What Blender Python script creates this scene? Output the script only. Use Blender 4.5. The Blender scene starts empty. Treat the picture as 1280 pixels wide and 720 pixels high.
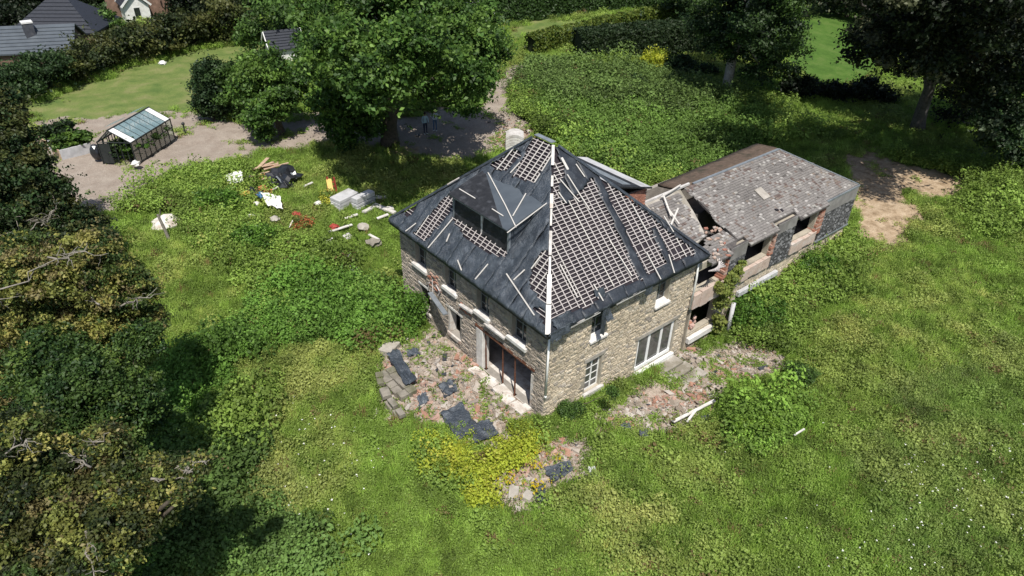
import bpy, math, random, time
import numpy as np
from mathutils import Vector, noise, Matrix
T0 = time.time()
random.seed(7); RNG = np.random.default_rng(7)
sc = bpy.context.scene; COL = sc.collection
S = 0.9                                   # survey units -> metres

# ------------------------------------------------------------------ camera
CF, PIT, YAW, ROLL = 867.394, 0.58852, 0.87121, 0.02730
CC = np.array([-17.6264, -18.2883, 24.7795])
cF = np.array([math.cos(PIT)*math.cos(YAW), math.cos(PIT)*math.sin(YAW), -math.sin(PIT)])
_R = np.array([math.sin(YAW), -math.cos(YAW), 0.0]); _U = np.cross(_R, cF)
cR = _R*math.cos(ROLL)+_U*math.sin(ROLL); cU = -_R*math.sin(ROLL)+_U*math.cos(ROLL)
cd = bpy.data.cameras.new('camera'); cam = bpy.data.objects.new('camera', cd); COL.objects.link(cam)
cd.sensor_width = 36; cd.lens = 36*CF/1280; cd.clip_start = 0.5; cd.clip_end = 3000
mw = Matrix(((cR[0], cU[0], -cF[0], CC[0]*S), (cR[1], cU[1], -cF[1], CC[1]*S), (cR[2], cU[2], -cF[2], CC[2]*S), (0, 0, 0, 1)))
cam.matrix_world = mw; sc.camera = cam
# ------------------------------------------------------------------ light
SUN = Vector((-0.28, -0.47, 1.0)).normalized()
SUN_EL = math.asin(SUN.z); SUN_ROT = math.atan2(SUN.x, SUN.y)
w = bpy.data.worlds.new('World'); sc.world = w; w.use_nodes = True
nt = w.node_tree; bg = nt.nodes['Background']
sky = nt.nodes.new('ShaderNodeTexSky'); sky.sky_type = 'NISHITA'; sky.sun_disc = False
sky.sun_elevation = SUN_EL; sky.sun_rotation = SUN_ROT; sky.altitude = 100; sky.dust_density = 1.5
nt.links.new(sky.outputs[0], bg.inputs[0]); bg.inputs[1].default_value = 0.085
ld = bpy.data.lights.new('sun', 'SUN'); ld.energy = 4.3; ld.angle = math.radians(0.53); ld.color = (1, 0.955, 0.88)
lo = bpy.data.objects.new('sun', ld); COL.objects.link(lo); lo.rotation_euler = SUN.to_track_quat('Z', 'Y').to_euler()
lo.location = (0, 0, 60)
sc.view_settings.view_transform = 'Standard'; sc.view_settings.look = 'None'
sc.view_settings.exposure = 0.42; sc.view_settings.gamma = 1
sc.render.engine = 'CYCLES'
sc.cycles.max_bounces = 5; sc.cycles.diffuse_bounces = 2; sc.cycles.transparent_max_bounces = 6

# ------------------------------------------------------------------ survey helpers
def ray(u, v): return cF+cR*(u-640)/CF-cU*(v-360)/CF
def onz(u, v, z): d = ray(u, v); return CC+d*(z-CC[2])/d[2]
def onx(u, v, x): d = ray(u, v); return CC+d*(x-CC[0])/d[0]
def ony(u, v, y): d = ray(u, v); return CC+d*(y-CC[1])/d[1]
def proj(X):
    d = np.asarray(X, float)-CC; z = d@cF; z = np.where(np.abs(z) < 1e-6, 1e-6, z)
    return np.stack([640+CF*(d@cR)/z, 360-CF*(d@cU)/z, z], -1)
def sstep(t): t = np.clip(t, 0, 1); return t*t*(3-2*t)
def H(x, y):
    x = np.asarray(x, float); y = np.asarray(y, float)
    z = -1.5*np.exp(-((x-12.6)/6.5)**2-((y+2.5)/6.0)**2)
    z = z-0.35*np.exp(-((x-4)/3.5)**2-((y+3.5)/3)**2)
    z = z+2.0*sstep((y-15)/26)+1.6*sstep((x-27)/34)
    z = z-1.3*sstep((-x-6.8)/9)*(1-sstep((y-12)/14))
    z = z-1.2*sstep((-y-6)/16)*(1-sstep((x-12)/20))
    n = 0.10*np.sin(x*.55+1.3*np.sin(y*.31))*np.cos(y*.47+.8*np.sin(x*.23))+.05*np.sin(x*1.7+y*1.1)*np.sin(y*1.9-x*.6)
    flat = np.clip(np.maximum(np.maximum(-x-5, x-29), np.maximum(-y-1.5, y-13.5))/3, 0, 1)
    return z+n*flat
def G(u, v, iters=12):
    z = 0.0
    for _ in range(iters):
        p = onz(u, v, z); z = float(H(p[0], p[1]))
    p = onz(u, v, z); return np.array([p[0], p[1], z])
def depth(P): return float((np.asarray(P)-CC)@cF)
def inpoly(px, py, poly):
    c = np.zeros(px.shape, bool); n = len(poly); j = n-1
    for i in range(n):
        xi, yi = poly[i]; xj, yj = poly[j]
        if yi != yj:
            k = ((yi > py) != (yj > py)) & (px < (xj-xi)*(py-yi)/(yj-yi)+xi); c ^= k
        j = i
    return c

# ------------------------------------------------------------------ materials
MATS = {}
def mat(name, c1, c2=None, scale=3.0, rough=0.85, bump=0.0, bscale=None, tint=None, metal=0.0, c3=None, scale2=None, spec=0.3, translucent=0.0, stretch=None):
    if name in MATS: return MATS[name]
    m = bpy.data.materials.new(name); m.use_nodes = True; nt = m.node_tree; N = nt.nodes; L = nt.links
    b = N['Principled BSDF']; b.inputs['Roughness'].default_value = rough; b.inputs['Metallic'].default_value = metal
    b.inputs['Specular IOR Level'].default_value = spec
    tc = N.new('ShaderNodeTexCoord'); vec = tc.outputs['Object']
    if stretch:
        mp = N.new('ShaderNodeMapping'); mp.inputs['Scale'].default_value = stretch; L.new(vec, mp.inputs[0]); vec = mp.outputs[0]
    def nz(s, det=5, r=.6):
        n = N.new('ShaderNodeTexNoise'); n.inputs['Scale'].default_value = s; n.inputs['Detail'].default_value = det
        n.inputs['Roughness'].default_value = r; L.new(vec, n.inputs['Vector']); return n.outputs[0]
    def ramp(f, a, bb, lo=.35, hi=.65):
        r = N.new('ShaderNodeValToRGB'); r.color_ramp.elements[0].position = lo; r.color_ramp.elements[1].position = hi
        r.color_ramp.elements[0].color = (*a, 1); r.color_ramp.elements[1].color = (*bb, 1); L.new(f, r.inputs[0]); return r.outputs[0]
    col = ramp(nz(scale), c1, c2 or tuple(x*.75 for x in c1))
    if c3:
        mx = N.new('ShaderNodeMix'); mx.data_type = 'RGBA'
        f = ramp(nz(scale2 or scale*.3, 4), (0, 0, 0), (1, 1, 1), .52, .68)
        L.new(f, mx.inputs[0]); L.new(col, mx.inputs[6]); mx.inputs[7].default_value = (*c3, 1); col = mx.outputs[2]
    if tint:
        at = N.new('ShaderNodeAttribute'); at.attribute_name = 'tint'
        at.attribute_type = 'INSTANCER' if tint == 'inst' else 'GEOMETRY'
        mx = N.new('ShaderNodeMix'); mx.data_type = 'RGBA'; mx.blend_type = 'MULTIPLY'; mx.inputs[0].default_value = 1
        L.new(col, mx.inputs[6]); L.new(at.outputs['Color'], mx.inputs[7]); col = mx.outputs[2]
    L.new(col, b.inputs['Base Color'])
    if bump:
        bn = N.new('ShaderNodeBump'); bn.inputs['Strength'].default_value = bump; bn.inputs['Distance'].default_value = .09 if name == 'felt' else .03
        L.new(nz(bscale or scale*3, 6, .7), bn.inputs['Height']); L.new(bn.outputs[0], b.inputs['Normal'])
    if translucent:
        tr = N.new('ShaderNodeBsdfTranslucent'); L.new(col, tr.inputs[0]); ms = N.new('ShaderNodeMixShader'); ms.inputs[0].default_value = translucent
        L.new(b.outputs[0], ms.inputs[1]); L.new(tr.outputs[0], ms.inputs[2]); L.new(ms.outputs[0], N['Material Output'].inputs[0])
    MATS[name] = m; return m
W1 = (1, 1, 1)
mat('stone', (.95, .93, .9), (.7, .68, .64), 6, tint='geo', bump=.5, bscale=20)
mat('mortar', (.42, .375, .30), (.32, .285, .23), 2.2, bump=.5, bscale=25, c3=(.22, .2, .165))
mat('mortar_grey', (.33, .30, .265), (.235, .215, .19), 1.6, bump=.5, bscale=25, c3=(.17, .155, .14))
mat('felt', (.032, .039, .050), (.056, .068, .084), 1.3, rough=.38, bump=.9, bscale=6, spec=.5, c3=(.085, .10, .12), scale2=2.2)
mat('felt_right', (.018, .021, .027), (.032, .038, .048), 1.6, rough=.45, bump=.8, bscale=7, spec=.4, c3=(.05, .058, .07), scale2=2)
mat('felt_smooth', (.062, .074, .088), (.082, .097, .113), 1.2, rough=.45, bump=.1, bscale=4, spec=.5)
mat('felt_dark', (.016, .017, .020), (.026, .027, .031), 5, rough=.6, bump=.5, bscale=22, c3=(.05, .053, .06), scale2=3)
mat('deck', (.018, .015, .020), (.030, .024, .030), 2, rough=.9)
mat('batten', (.50, .46, .445), (.33, .30, .29), 5, rough=.9, c3=(.56, .53, .51))
mat('batten_white', (.60, .57, .53), (.44, .42, .39), 4, rough=.8)
mat('board_white', (.70, .68, .65), (.52, .49, .46), 3, rough=.7, bump=.3, bscale=12)
mat('white_paint', (.76, .76, .74), (.62, .61, .58), 3, rough=.5)
mat('grey_frame', (.20, .21, .21), (.14, .15, .15), 4, rough=.6)
mat('white_plastic', (.78, .78, .77), (.66, .66, .65), 3, rough=.35)
mat('sill_stone', (.58, .56, .54), (.42, .40, .38), 4, bump=.3, c3=(.34, .31, .28))
mat('plaster', (.66, .63, .59), (.46, .41, .36), 2.5, bump=.5, c3=(.34, .25, .20), scale2=1.6)
mat('rust', (.16, .065, .035), (.09, .04, .025), 8, rough=.85)
mat('brick_red', (.38, .175, .12), (.30, .135, .095), 6, tint='geo', bump=.5)
mat('brick_joint', (.42, .33, .28), (.30, .23, .19), 6, bump=.5)
mat('slate_roof', W1, (.72, .72, .72), 9, rough=.8, tint='geo', bump=.5, bscale=30)
mat('slate_bed', (.06, .055, .055), (.10, .09, .085), 5)
mat('slate_wall', W1, (.7, .7, .7), 9, rough=.7, tint='geo', bump=.5, bscale=30)
mat('moss_roof', (.085, .062, .045), (.14, .10, .075), 5, bump=.8, bscale=12, c3=(.05, .045, .03), scale2=1)
mat('concrete', (.40, .37, .33), (.28, .255, .22), 2.5, bump=.5, bscale=14, c3=(.2, .18, .14))
mat('concrete_pale', (.52, .52, .53), (.40, .40, .41), 2.5, bump=.3, c3=(.34, .34, .33))
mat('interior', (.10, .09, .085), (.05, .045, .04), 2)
mat('interior_floor', (.52, .46, .41), (.34, .29, .25), 3, bump=.7, bscale=12, c3=(.26, .2, .17), scale2=1.5)
mat('glass_dark', (.012, .015, .017), (.022, .026, .03), 2, rough=.06, spec=.7)
mat('glass_grey', (.10, .10, .10), (.055, .055, .055), 1.5, rough=.08, spec=.7)
mat('bark', (.13, .105, .08), (.07, .058, .045), 5, bump=.9, bscale=14)
mat('bark_pale', (.40, .37, .33), (.22, .20, .17), 5, bump=.7, bscale=12)
mat('bark_shaded', (.14, .13, .12), (.07, .065, .06), 5, bump=.7, bscale=12)  # pale bark darkened: the trunk's shade is put into this colour
mat('old_stone', (.27, .245, .205), (.17, .155, .13), 2.5, bump=.7, bscale=14, c3=(.12, .12, .07))
mat('dead_wood', (.27, .245, .21), (.16, .145, .12), 6, bump=.5)
mat('leaf', W1, (.8, .82, .78), 1.2, rough=.55, tint='geo', translucent=.36, spec=.35)
mat('leaf_inst', W1, (.85, .85, .85), 1.5, rough=.6, tint='inst', translucent=.42, spec=.3)
mat('chunk_inst', W1, (.7, .68, .66), 6, rough=.9, tint='inst', bump=.5)
mat('petal_inst', (.8, .8, .76), (.75, .75, .7), 5, rough=.7)
mat('black_plastic', (.012, .013, .016), (.022, .024, .028), 4, rough=.3, spec=.6)
mat('red_plastic', (.36, .06, .045), (.26, .05, .04), 4, rough=.4)
mat('orange_plastic', (.5, .2, .09), (.38, .15, .07), 4, rough=.5)
mat('yellow_plastic', (.6, .42, .10), (.5, .34, .09), 4, rough=.5)
mat('blue_plastic', (.06, .16, .3), (.05, .12, .22), 4, rough=.5)
mat('timber', (.5, .37, .26), (.36, .25, .17), 5, bump=.4)
mat('dark_metal', (.018, .022, .022), (.03, .034, .034), 5, rough=.5)
mat('zinc', (.27, .30, .33), (.19, .21, .23), 3, rough=.5, metal=.3)
mat('clad_board', (.26, .25, .24), (.19, .18, .175), 2, c3=(.15, .14, .13))
mat('sill_pink', (.50, .40, .34), (.38, .29, .24), 3, bump=.6, c3=(.52, .47, .43), scale2=1.5)
mat('tile_roof', (.075, .08, .095), (.05, .053, .062), 5, rough=.6, bump=.6, bscale=20, c3=(.1, .1, .105))
mat('tile_dark', (.030, .034, .045), (.022, .025, .033), 5, rough=.6, bump=.6, bscale=20)
mat('brick_house', (.20, .125, .09), (.14, .09, .07), 8, bump=.5, c3=(.25, .16, .12), scale2=2)
mat('skin', (.45, .27, .2), (.4, .24, .17), 4); mat('hair', (.02, .014, .01), (.03, .02, .015), 9)
mat('denim', (.035, .055, .12), (.025, .04, .09), 9); mat('shirt_white', (.66, .70, .76), (.56, .6, .66), 4)
mat('denim_light', (.08, .14, .22), (.06, .1, .17), 9); mat('belt_blue', (.03, .07, .25), (.03, .06, .2), 5)
mat('shirt_blue', (.42, .56, .66), (.36, .48, .58), 4)
gm = mat('glass_clear', (.9, .95, .95), (.88, .93, .93), 1, rough=.05)
_b = gm.node_tree.nodes['Principled BSDF']; _g = gm.node_tree.nodes.new('ShaderNodeBsdfTransparent'); _g.inputs[0].default_value = (.86, .93, .93, 1)
_gl = gm.node_tree.nodes.new('ShaderNodeBsdfGlossy'); _gl.inputs['Roughness'].default_value = .06
_m = gm.node_tree.nodes.new('ShaderNodeMixShader'); _m.inputs[0].default_value = .22
gm.node_tree.links.new(_g.outputs[0], _m.inputs[1]); gm.node_tree.links.new(_gl.outputs[0], _m.inputs[2])
gm.node_tree.links.new(_m.outputs[0], gm.node_tree.nodes['Material Output'].inputs[0])
hz = mat('glass_hazy', (.30, .42, .45), (.22, .33, .36), 2, rough=.25, spec=.8)
_b = hz.node_tree.nodes['Principled BSDF']; _t = hz.node_tree.nodes.new('ShaderNodeBsdfTransparent'); _m = hz.node_tree.nodes.new('ShaderNodeMixShader'); _m.inputs[0].default_value = .5
hz.node_tree.links.new(_t.outputs[0], _m.inputs[1]); hz.node_tree.links.new(_b.outputs[0], _m.inputs[2]); hz.node_tree.links.new(_m.outputs[0], hz.node_tree.nodes['Material Output'].inputs[0])

# ------------------------------------------------------------------ builders
def link(name, data, parent=None):
    o = bpy.data.objects.new(name, data); COL.objects.link(o)
    if parent: o.parent = parent
    return o
def tag(o, label=None, cat=None, group=None, kind=None):
    for k, v in (('label', label), ('category', cat), ('group', group), ('kind', kind)):
        if v: o[k] = v
    return o
def thing(name, label, cat, loc, group=None):
    o = link(name, None); o.empty_display_size = .3; o.location = Vector(loc)*S; o['_l'] = tuple(float(a) for a in loc)
    return tag(o, label, cat, group)
BOXF = [(0, 3, 2, 1), (4, 5, 6, 7), (0, 1, 5, 4), (1, 2, 6, 5), (2, 3, 7, 6), (3, 0, 4, 7)]
class MB:
    def __init__(s): s.v = []; s.f = []; s.c = []
    def add(s, vs, fs, c=W1):
        n = len(s.v); s.v += [tuple(a) for a in vs]; s.f += [tuple(i+n for i in f) for f in fs]; s.c += [c]*len(fs); return s
    def box(s, x0, x1, y0, y1, z0, z1, c=W1):
        return s.add([(x0, y0, z0), (x1, y0, z0), (x1, y1, z0), (x0, y1, z0), (x0, y0, z1), (x1, y0, z1), (x1, y1, z1), (x0, y1, z1)], BOXF, c)
    def obox(s, c, ax, ay, az, col=W1):           # centre and three half axes
        c, ax, ay, az = map(lambda q: np.array(q, float), (c, ax, ay, az))
        return s.add([c-ax-ay-az, c+ax-ay-az, c+ax+ay-az, c-ax+ay-az, c-ax-ay+az, c+ax-ay+az, c+ax+ay+az, c-ax+ay+az], BOXF, col)
    def bar(s, a, b, wdt, h, up=(0, 0, 1), col=W1):
        a = np.array(a, float); b = np.array(b, float); d = b-a; L = np.linalg.norm(d); d /= L
        n = np.array(up, float); n = n-d*(n@d); n /= np.linalg.norm(n)+1e-9; t = np.cross(n, d)
        return s.obox((a+b)/2, d*L/2, t*wdt/2, n*h/2, col)
    def slab(s, pts, n, th, col=W1):               # polygon pts extruded by th along n
        n = np.array(n, float); P = [np.array(p, float) for p in pts]; k = len(P)
        vs = P+[p+n*th for p in P]
        return s.add(vs, [tuple(range(k-1, -1, -1)), tuple(range(k, 2*k))]+[(i, (i+1) % k, k+(i+1) % k, k+i) for i in range(k)], col)
    def tube(s, pts, rad, seg=8, col=W1, cap=True):
        P = [np.array(p, float) for p in pts]; R = rad if hasattr(rad, '__len__') else [rad]*len(P); n0 = len(s.v)
        for i, p in enumerate(P):
            d = P[min(i+1, len(P)-1)]-P[max(i-1, 0)]; d = d/(np.linalg.norm(d)+1e-9)
            a = np.array((0, 0, 1.)) if abs(d[2]) < .9 else np.array((1., 0, 0)); t = np.cross(d, a); t /= np.linalg.norm(t); q = np.cross(d, t)
            for k in range(seg):
                an = 2*math.pi*k/seg; s.v.append(tuple(p+R[i]*(t*math.cos(an)+q*math.sin(an))))
        for i in range(len(P)-1):
            for k in range(seg):
                s.f.append((n0+i*seg+k, n0+i*seg+(k+1) % seg, n0+(i+1)*seg+(k+1) % seg, n0+(i+1)*seg+k)); s.c.append(col)
        if cap:
            s.f.append(tuple(n0+k for k in range(seg))[::-1]); s.f.append(tuple(n0+(len(P)-1)*seg+k for k in range(seg))); s.c += [col, col]
        return s
    def blob(s, c, r, seed=0, amp=.25, sub=2, col=W1, sq=(1, 1, 1)):
        import bmesh
        bm = bmesh.new(); bmesh.ops.create_icosphere(bm, subdivisions=sub, radius=1); vs = []
        for v in bm.verts:
            d = v.co.normalized(); k = 1+amp*2*noise.noise(d*1.7+Vector((seed*3.1, seed, 0)))+amp*.6*noise.noise(d*5+Vector((seed, 0, seed)))
            vs.append((c[0]+d.x*r*k*sq[0], c[1]+d.y*r*k*sq[1], c[2]+d.z*r*k*sq[2]))
        fs = [tuple(v.index for v in f.verts) for f in bm.faces]; bm.free(); return s.add(vs, fs, col)
    def build(s, name, m, parent=None, smooth=False, bevel=0, loc=None, kind=None):
        me = bpy.data.meshes.new(name); V = np.array(s.v, float)
        org = np.array(parent['_l'] if parent is not None and '_l' in parent else (loc if loc is not None else (0, 0, 0)), float)
        me.from_pydata(((V-org)*S).tolist(), [], s.f); me.materials.append(MATS[m])
        a = me.attributes.new('tint', 'FLOAT_COLOR', 'FACE'); a.data.foreach_set('color', np.array([(*c, 1.) for c in s.c]).ravel())
        if smooth: me.polygons.foreach_set('use_smooth', [True]*len(me.polygons))
        o = link(name, me, parent)
        if parent is not None: o['_l'] = tuple(org)
        elif loc is not None: o.location = Vector(loc)*S; o['_l'] = tuple(float(q) for q in org)
        if bevel:
            b = o.modifiers.new('bevel', 'BEVEL'); b.width = bevel; b.segments = 1; b.limit_method = 'ANGLE'
        if kind: o['kind'] = kind
        return o
def child(root):   # origin store helper
    return root

# ================================================================== GROUND
ZG = [  # gravel yard and drive
 [(15, 150), (50, 151), (100, 147), (165, 144), (205, 143), (245, 141), (300, 150), (345, 150), (395, 140), (470, 150), (600, 125), (612, 100), (640, 82), (668, 74), (676, 84), (655, 96), (638, 112), (640, 140), (660, 150), (668, 165), (620, 200), (560, 200), (520, 190), (450, 180), (400, 185), (345, 190), (290, 203), (245, 222), (205, 235), (180, 255), (130, 268), (60, 270), (20, 230)],
 [(380, 50), (405, 40), (440, 38), (450, 60), (400, 75)]]
ZR = [  # rubble
 [(472, 445), (500, 430), (525, 405), (548, 400), (600, 455), (690, 515), (660, 532), (630, 562), (585, 566), (540, 542), (500, 528), (474, 482)],
 [(745, 555), (735, 535), (780, 505), (782, 480), (850, 445), (905, 425), (975, 440), (978, 470), (930, 480), (895, 505), (870, 545), (790, 540)],
 [(620, 600), (645, 582), (672, 560), (690, 548), (720, 548), (735, 565), (725, 592), (705, 605), (708, 636), (655, 648), (625, 632), (612, 615)],
 [(612, 185), (625, 158), (655, 152), (672, 168), (650, 188), (628, 200)],
 [(815, 440), (870, 428), (860, 445), (820, 460)]]
ZS = [  # bare sand and trodden soil
 [(440, 150), (600, 128), (640, 140), (660, 150), (668, 165), (625, 195), (560, 205), (500, 195), (440, 185)],
 [(1055, 192), (1090, 186), (1125, 200), (1160, 210), (1190, 220), (1212, 222), (1210, 244), (1165, 252), (1125, 242), (1085, 228), (1060, 212)],
 [(1058, 205), (1085, 222), (1125, 240), (1150, 262), (1150, 292), (1105, 315), (1066, 300)],
 [(745, 66), (798, 64), (800, 78), (765, 82), (742, 74)],
 [(195, 270), (222, 265), (225, 285), (200, 290)]]
ZL = [  # mown lawn
 [(28, 146), (20, 132), (110, 100), (200, 72), (330, 46), (440, 36), (445, 60), (330, 75), (268, 120), (240, 141), (165, 144), (52, 151)],
 [(625, 30), (720, 20), (735, 28), (690, 46), (640, 56)]]
ZM = [[(970, 24), (1060, 12), (1115, 20), (1115, 60), (1085, 110), (1005, 105), (975, 60)]]  # deeper green lawn
ZD = [  # dry, yellowish grass
 [(165, 300), (210, 290), (290, 330), (300, 370), (230, 430), (180, 380)],
 [(330, 440), (420, 420), (440, 520), (470, 600), (400, 700), (330, 620)],
 [(1060, 320), (1200, 330), (1260, 380), (1150, 480), (1040, 430)],
 [(1075, 230), (1160, 250), (1200, 300), (1120, 330), (1060, 300)],
 [(440, 330), (505, 320), (510, 380), (470, 400)], [(700, 600), (900, 640), (880, 720), (720, 720)],
 [(425, 170), (610, 205), (520, 250), (430, 265), (350, 240), (350, 200)]]
def zone(U, V, polys):
    m = np.zeros(U.shape, bool)
    for p in polys: m |= inpoly(U, V, p)
    return m
def axis(lo, hi, step, far):
    a = list(np.arange(lo, hi+1e-6, step)); s = step; x = lo; pre = []
    while x > -far: s *= 1.25; x -= s; pre.append(x)
    s = step; x = a[-1]; post = []
    while x < far: s *= 1.25; x += s; post.append(x)
    return np.array(pre[::-1]+a+post)
gx = axis(-30, 75, .38, 650); gy = axis(-28, 95, .38, 650)
GX, GY = np.meshgrid(gx, gy, indexing='ij'); GZ = H(GX, GY)
P3 = np.stack([GX, GY, GZ], -1); PJ = proj(P3); vis = PJ[..., 2] > 3
nx, ny = GX.shape
jit = np.stack([np.sin(GX*2.1+GY*1.3)*np.cos(GY*2.7-GX*.7), np.cos(GX*1.9-GY*1.1)*np.sin(GY*2.3+GX*1.2)], -1)
sc_px = 9*np.clip(40/np.maximum(PJ[..., 2], 5), .3, 1.5)
NJ = np.stack([np.sin(GX*.83+2.1*np.sin(GY*.61))+.6*np.sin(GX*1.9-GY*1.3+1), np.cos(GY*.77+1.8*np.sin(GX*.53+1))+.6*np.cos(GY*2.1+GX*.9)], -1)
jit = jit+NJ*.9
U_ = PJ[..., 0]+jit[..., 0]*sc_px; V_ = PJ[..., 1]+jit[..., 1]*sc_px*.6
def blur(a, n=1):
    for _ in range(n):
        b = a.copy(); b[1:-1, 1:-1] = (a[1:-1, 1:-1]*2+a[:-2, 1:-1]+a[2:, 1:-1]+a[1:-1, :-2]+a[1:-1, 2:])/6; a = b
    return a
me = bpy.data.meshes.new('ground')
idx = np.arange(nx*ny).reshape(nx, ny)
q = np.stack([idx[:-1, :-1], idx[1:, :-1], idx[1:, 1:], idx[:-1, 1:]], -1).reshape(-1, 4)
me.vertices.add(nx*ny); me.vertices.foreach_set('co', (P3.reshape(-1, 3)*S).ravel().astype(np.float32))
me.loops.add(q.size); me.loops.foreach_set('vertex_index', q.ravel()); me.polygons.add(len(q))
me.polygons.foreach_set('loop_start', np.arange(0, q.size, 4)); me.polygons.foreach_set('loop_total', np.full(len(q), 4)); me.polygons.foreach_set('use_smooth', np.ones(len(q), bool))
me.update()
for nm, Z in (('gravel', ZG), ('rubble', ZR), ('sand', ZS), ('lawn', ZL), ('deep_lawn', ZM), ('dry', ZD)):
    a = (zone(U_, V_, Z) & vis).astype(float); a = blur(a, 3 if nm in ('dry',) else 1)
    at = me.attributes.new(nm, 'FLOAT', 'POINT'); at.data.foreach_set('value', a.ravel().astype(np.float32))
def ground_material():
    m = bpy.data.materials.new('ground_soil'); m.use_nodes = True; N = m.node_tree.nodes; L = m.node_tree.links; b = N['Principled BSDF']
    b.inputs['Roughness'].default_value = .95; b.inputs['Specular IOR Level'].default_value = .15
    tc = N.new('ShaderNodeTexCoord')
    def nz(s, det=6, r=.65):
        n = N.new('ShaderNodeTexNoise'); n.inputs['Scale'].default_value = s; n.inputs['Detail'].default_value = det; n.inputs['Roughness'].default_value = r
        L.new(tc.outputs['Object'], n.inputs['Vector']); return n.outputs[0]
    def ramp(f, els):
        r = N.new('ShaderNodeValToRGB'); e = r.color_ramp.elements
        while len(e) < len(els): e.new(.5)
        for k, (p, c) in enumerate(els): e[k].position = p; e[k].color = (*c, 1)
        L.new(f, r.inputs[0]); return r.outputs[0]
    def mix(f, a, bb):
        x = N.new('ShaderNodeMix'); x.data_type = 'RGBA'; L.new(f, x.inputs[0]); L.new(a, x.inputs[6]); L.new(bb, x.inputs[7]); return x.outputs[2]
    col = ramp(nz(1.4), [(.3, (.035, .060, .014)), (.5, (.062, .105, .022)), (.7, (.10, .125, .035))])
    specs = [('dry', ramp(nz(2.2), [(.3, (.09, .115, .03)), (.55, (.17, .155, .06)), (.75, (.24, .19, .095))])),
             ('lawn', ramp(nz(.5), [(.32, (.085, .135, .035)), (.5, (.135, .175, .05)), (.68, (.20, .20, .085))])),
             ('deep_lawn', ramp(nz(.6), [(.32, (.045, .095, .016)), (.5, (.065, .13, .022)), (.68, (.095, .15, .035))])),
             ('sand', ramp(nz(1.8), [(.3, (.20, .14, .085)), (.5, (.36, .27, .18)), (.7, (.48, .38, .27))])),
             ('gravel', ramp(nz(1.1), [(.3, (.245, .20, .165)), (.5, (.285, .24, .20)), (.7, (.33, .285, .24))])),
             ('rubble', ramp(nz(3.2), [(.28, (.13, .085, .06)), (.45, (.30, .24, .19)), (.58, (.42, .35, .29)), (.72, (.36, .19, .13))]))]
    for nm, c in specs:
        at = N.new('ShaderNodeAttribute'); at.attribute_name = nm
        ad = N.new('ShaderNodeMath'); ad.operation = 'ADD'; L.new(at.outputs['Fac'], ad.inputs[0])
        n2 = N.new('ShaderNodeMath'); n2.operation = 'MULTIPLY_ADD'; L.new(nz(2.6), n2.inputs[0]); n2.inputs[1].default_value = 1.2; n2.inputs[2].default_value = -.6
        L.new(n2.outputs[0], ad.inputs[1])
        f = N.new('ShaderNodeMapRange'); f.inputs[1].default_value = .38; f.inputs[2].default_value = .62; L.new(ad.outputs[0], f.inputs[0])
        g = N.new('ShaderNodeMath'); g.operation = 'MULTIPLY'; L.new(f.outputs[0], g.inputs[0]); gt = N.new('ShaderNodeMath'); gt.operation = 'GREATER_THAN'; gt.inputs[1].default_value = .02
        L.new(at.outputs['Fac'], gt.inputs[0]); L.new(gt.outputs[0], g.inputs[1]); col = mix(g.outputs[0], col, c)
    fine = ramp(nz(11, 4), [(.3, (.68, .68, .68)), (.7, (1.18, 1.18, 1.18))])
    x = N.new('ShaderNodeMix'); x.data_type = 'RGBA'; x.blend_type = 'MULTIPLY'; x.inputs[0].default_value = .8; L.new(col, x.inputs[6]); L.new(fine, x.inputs[7])
    L.new(x.outputs[2], b.inputs['Base Color'])
    bn = N.new('ShaderNodeBump'); bn.inputs['Strength'].default_value = .6; bn.inputs['Distance'].default_value = .06; L.new(nz(9, 8, .7), bn.inputs['Height']); L.new(bn.outputs[0], b.inputs['Normal'])
    return m
me.materials.append(ground_material()); ground = link('ground', me); ground['kind'] = 'structure'
ground['label'] = 'overgrown sloping plot with gravel drive, lawn and rubble patches'

# ================================================================== MAIN HOUSE
LX, LY, HE, OV = 10.87, 12.92, 5.70, .39
XR, Y1, Y2, HR = 5.26, 5.98, 7.26, 11.37
house = thing('stone_house', 'derelict two storey stone house with stripped hipped roof of battens and torn black felt', 'house', (0, 0, 0))
def WP(side, a, out, z):
    return {'L': (-out, a, z), 'R': (a, -out, z), 'B': (LX+out, a, z), 'K': (a, LY+out, z)}[side]
def wbox(mb, side, a0, a1, o0, o1, z0, z1, col=W1):
    p = WP(side, a0, o0, z0); q_ = WP(side, a1, o1, z1)
    return mb.box(min(p[0], q_[0]), max(p[0], q_[0]), min(p[1], q_[1]), max(p[1], q_[1]), min(z0, z1), max(z0, z1), col)
def wall_cells(a0, a1, z0, z1, ops):
    zs = sorted({z0, z1}|{o[2] for o in ops}|{o[3] for o in ops}); out = []
    for k in range(len(zs)-1):
        za, zb = zs[k], zs[k+1]; bl = sorted([(o[0], o[1]) for o in ops if o[2] <= za+1e-6 and o[3] >= zb-1e-6]); x = a0
        for (p, q_) in bl:
            if p > x+1e-6: out.append((x, p, za, zb))
            x = q_
        if x < a1-1e-6: out.append((x, a1, za, zb))
    return out
OPL = [(1.0, 4.95, 0.02, 2.62), (7.0, 8.05, .70, 2.36), (10.0, 10.95, .75, 2.4),
       (1.5, 2.6, 3.62, 5.15), (4.4, 5.45, 3.62, 5.15), (7.3, 8.35, 3.62, 5.15), (10.2, 11.3, 3.62, 5.15)]
OPR = [(2.85, 3.95, .15, 2.25), (6.8, 9.95, -.55, 1.82), (2.92, 3.95, 3.56, 5.2), (7.75, 8.75, 3.6, 5.2)]
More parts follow.
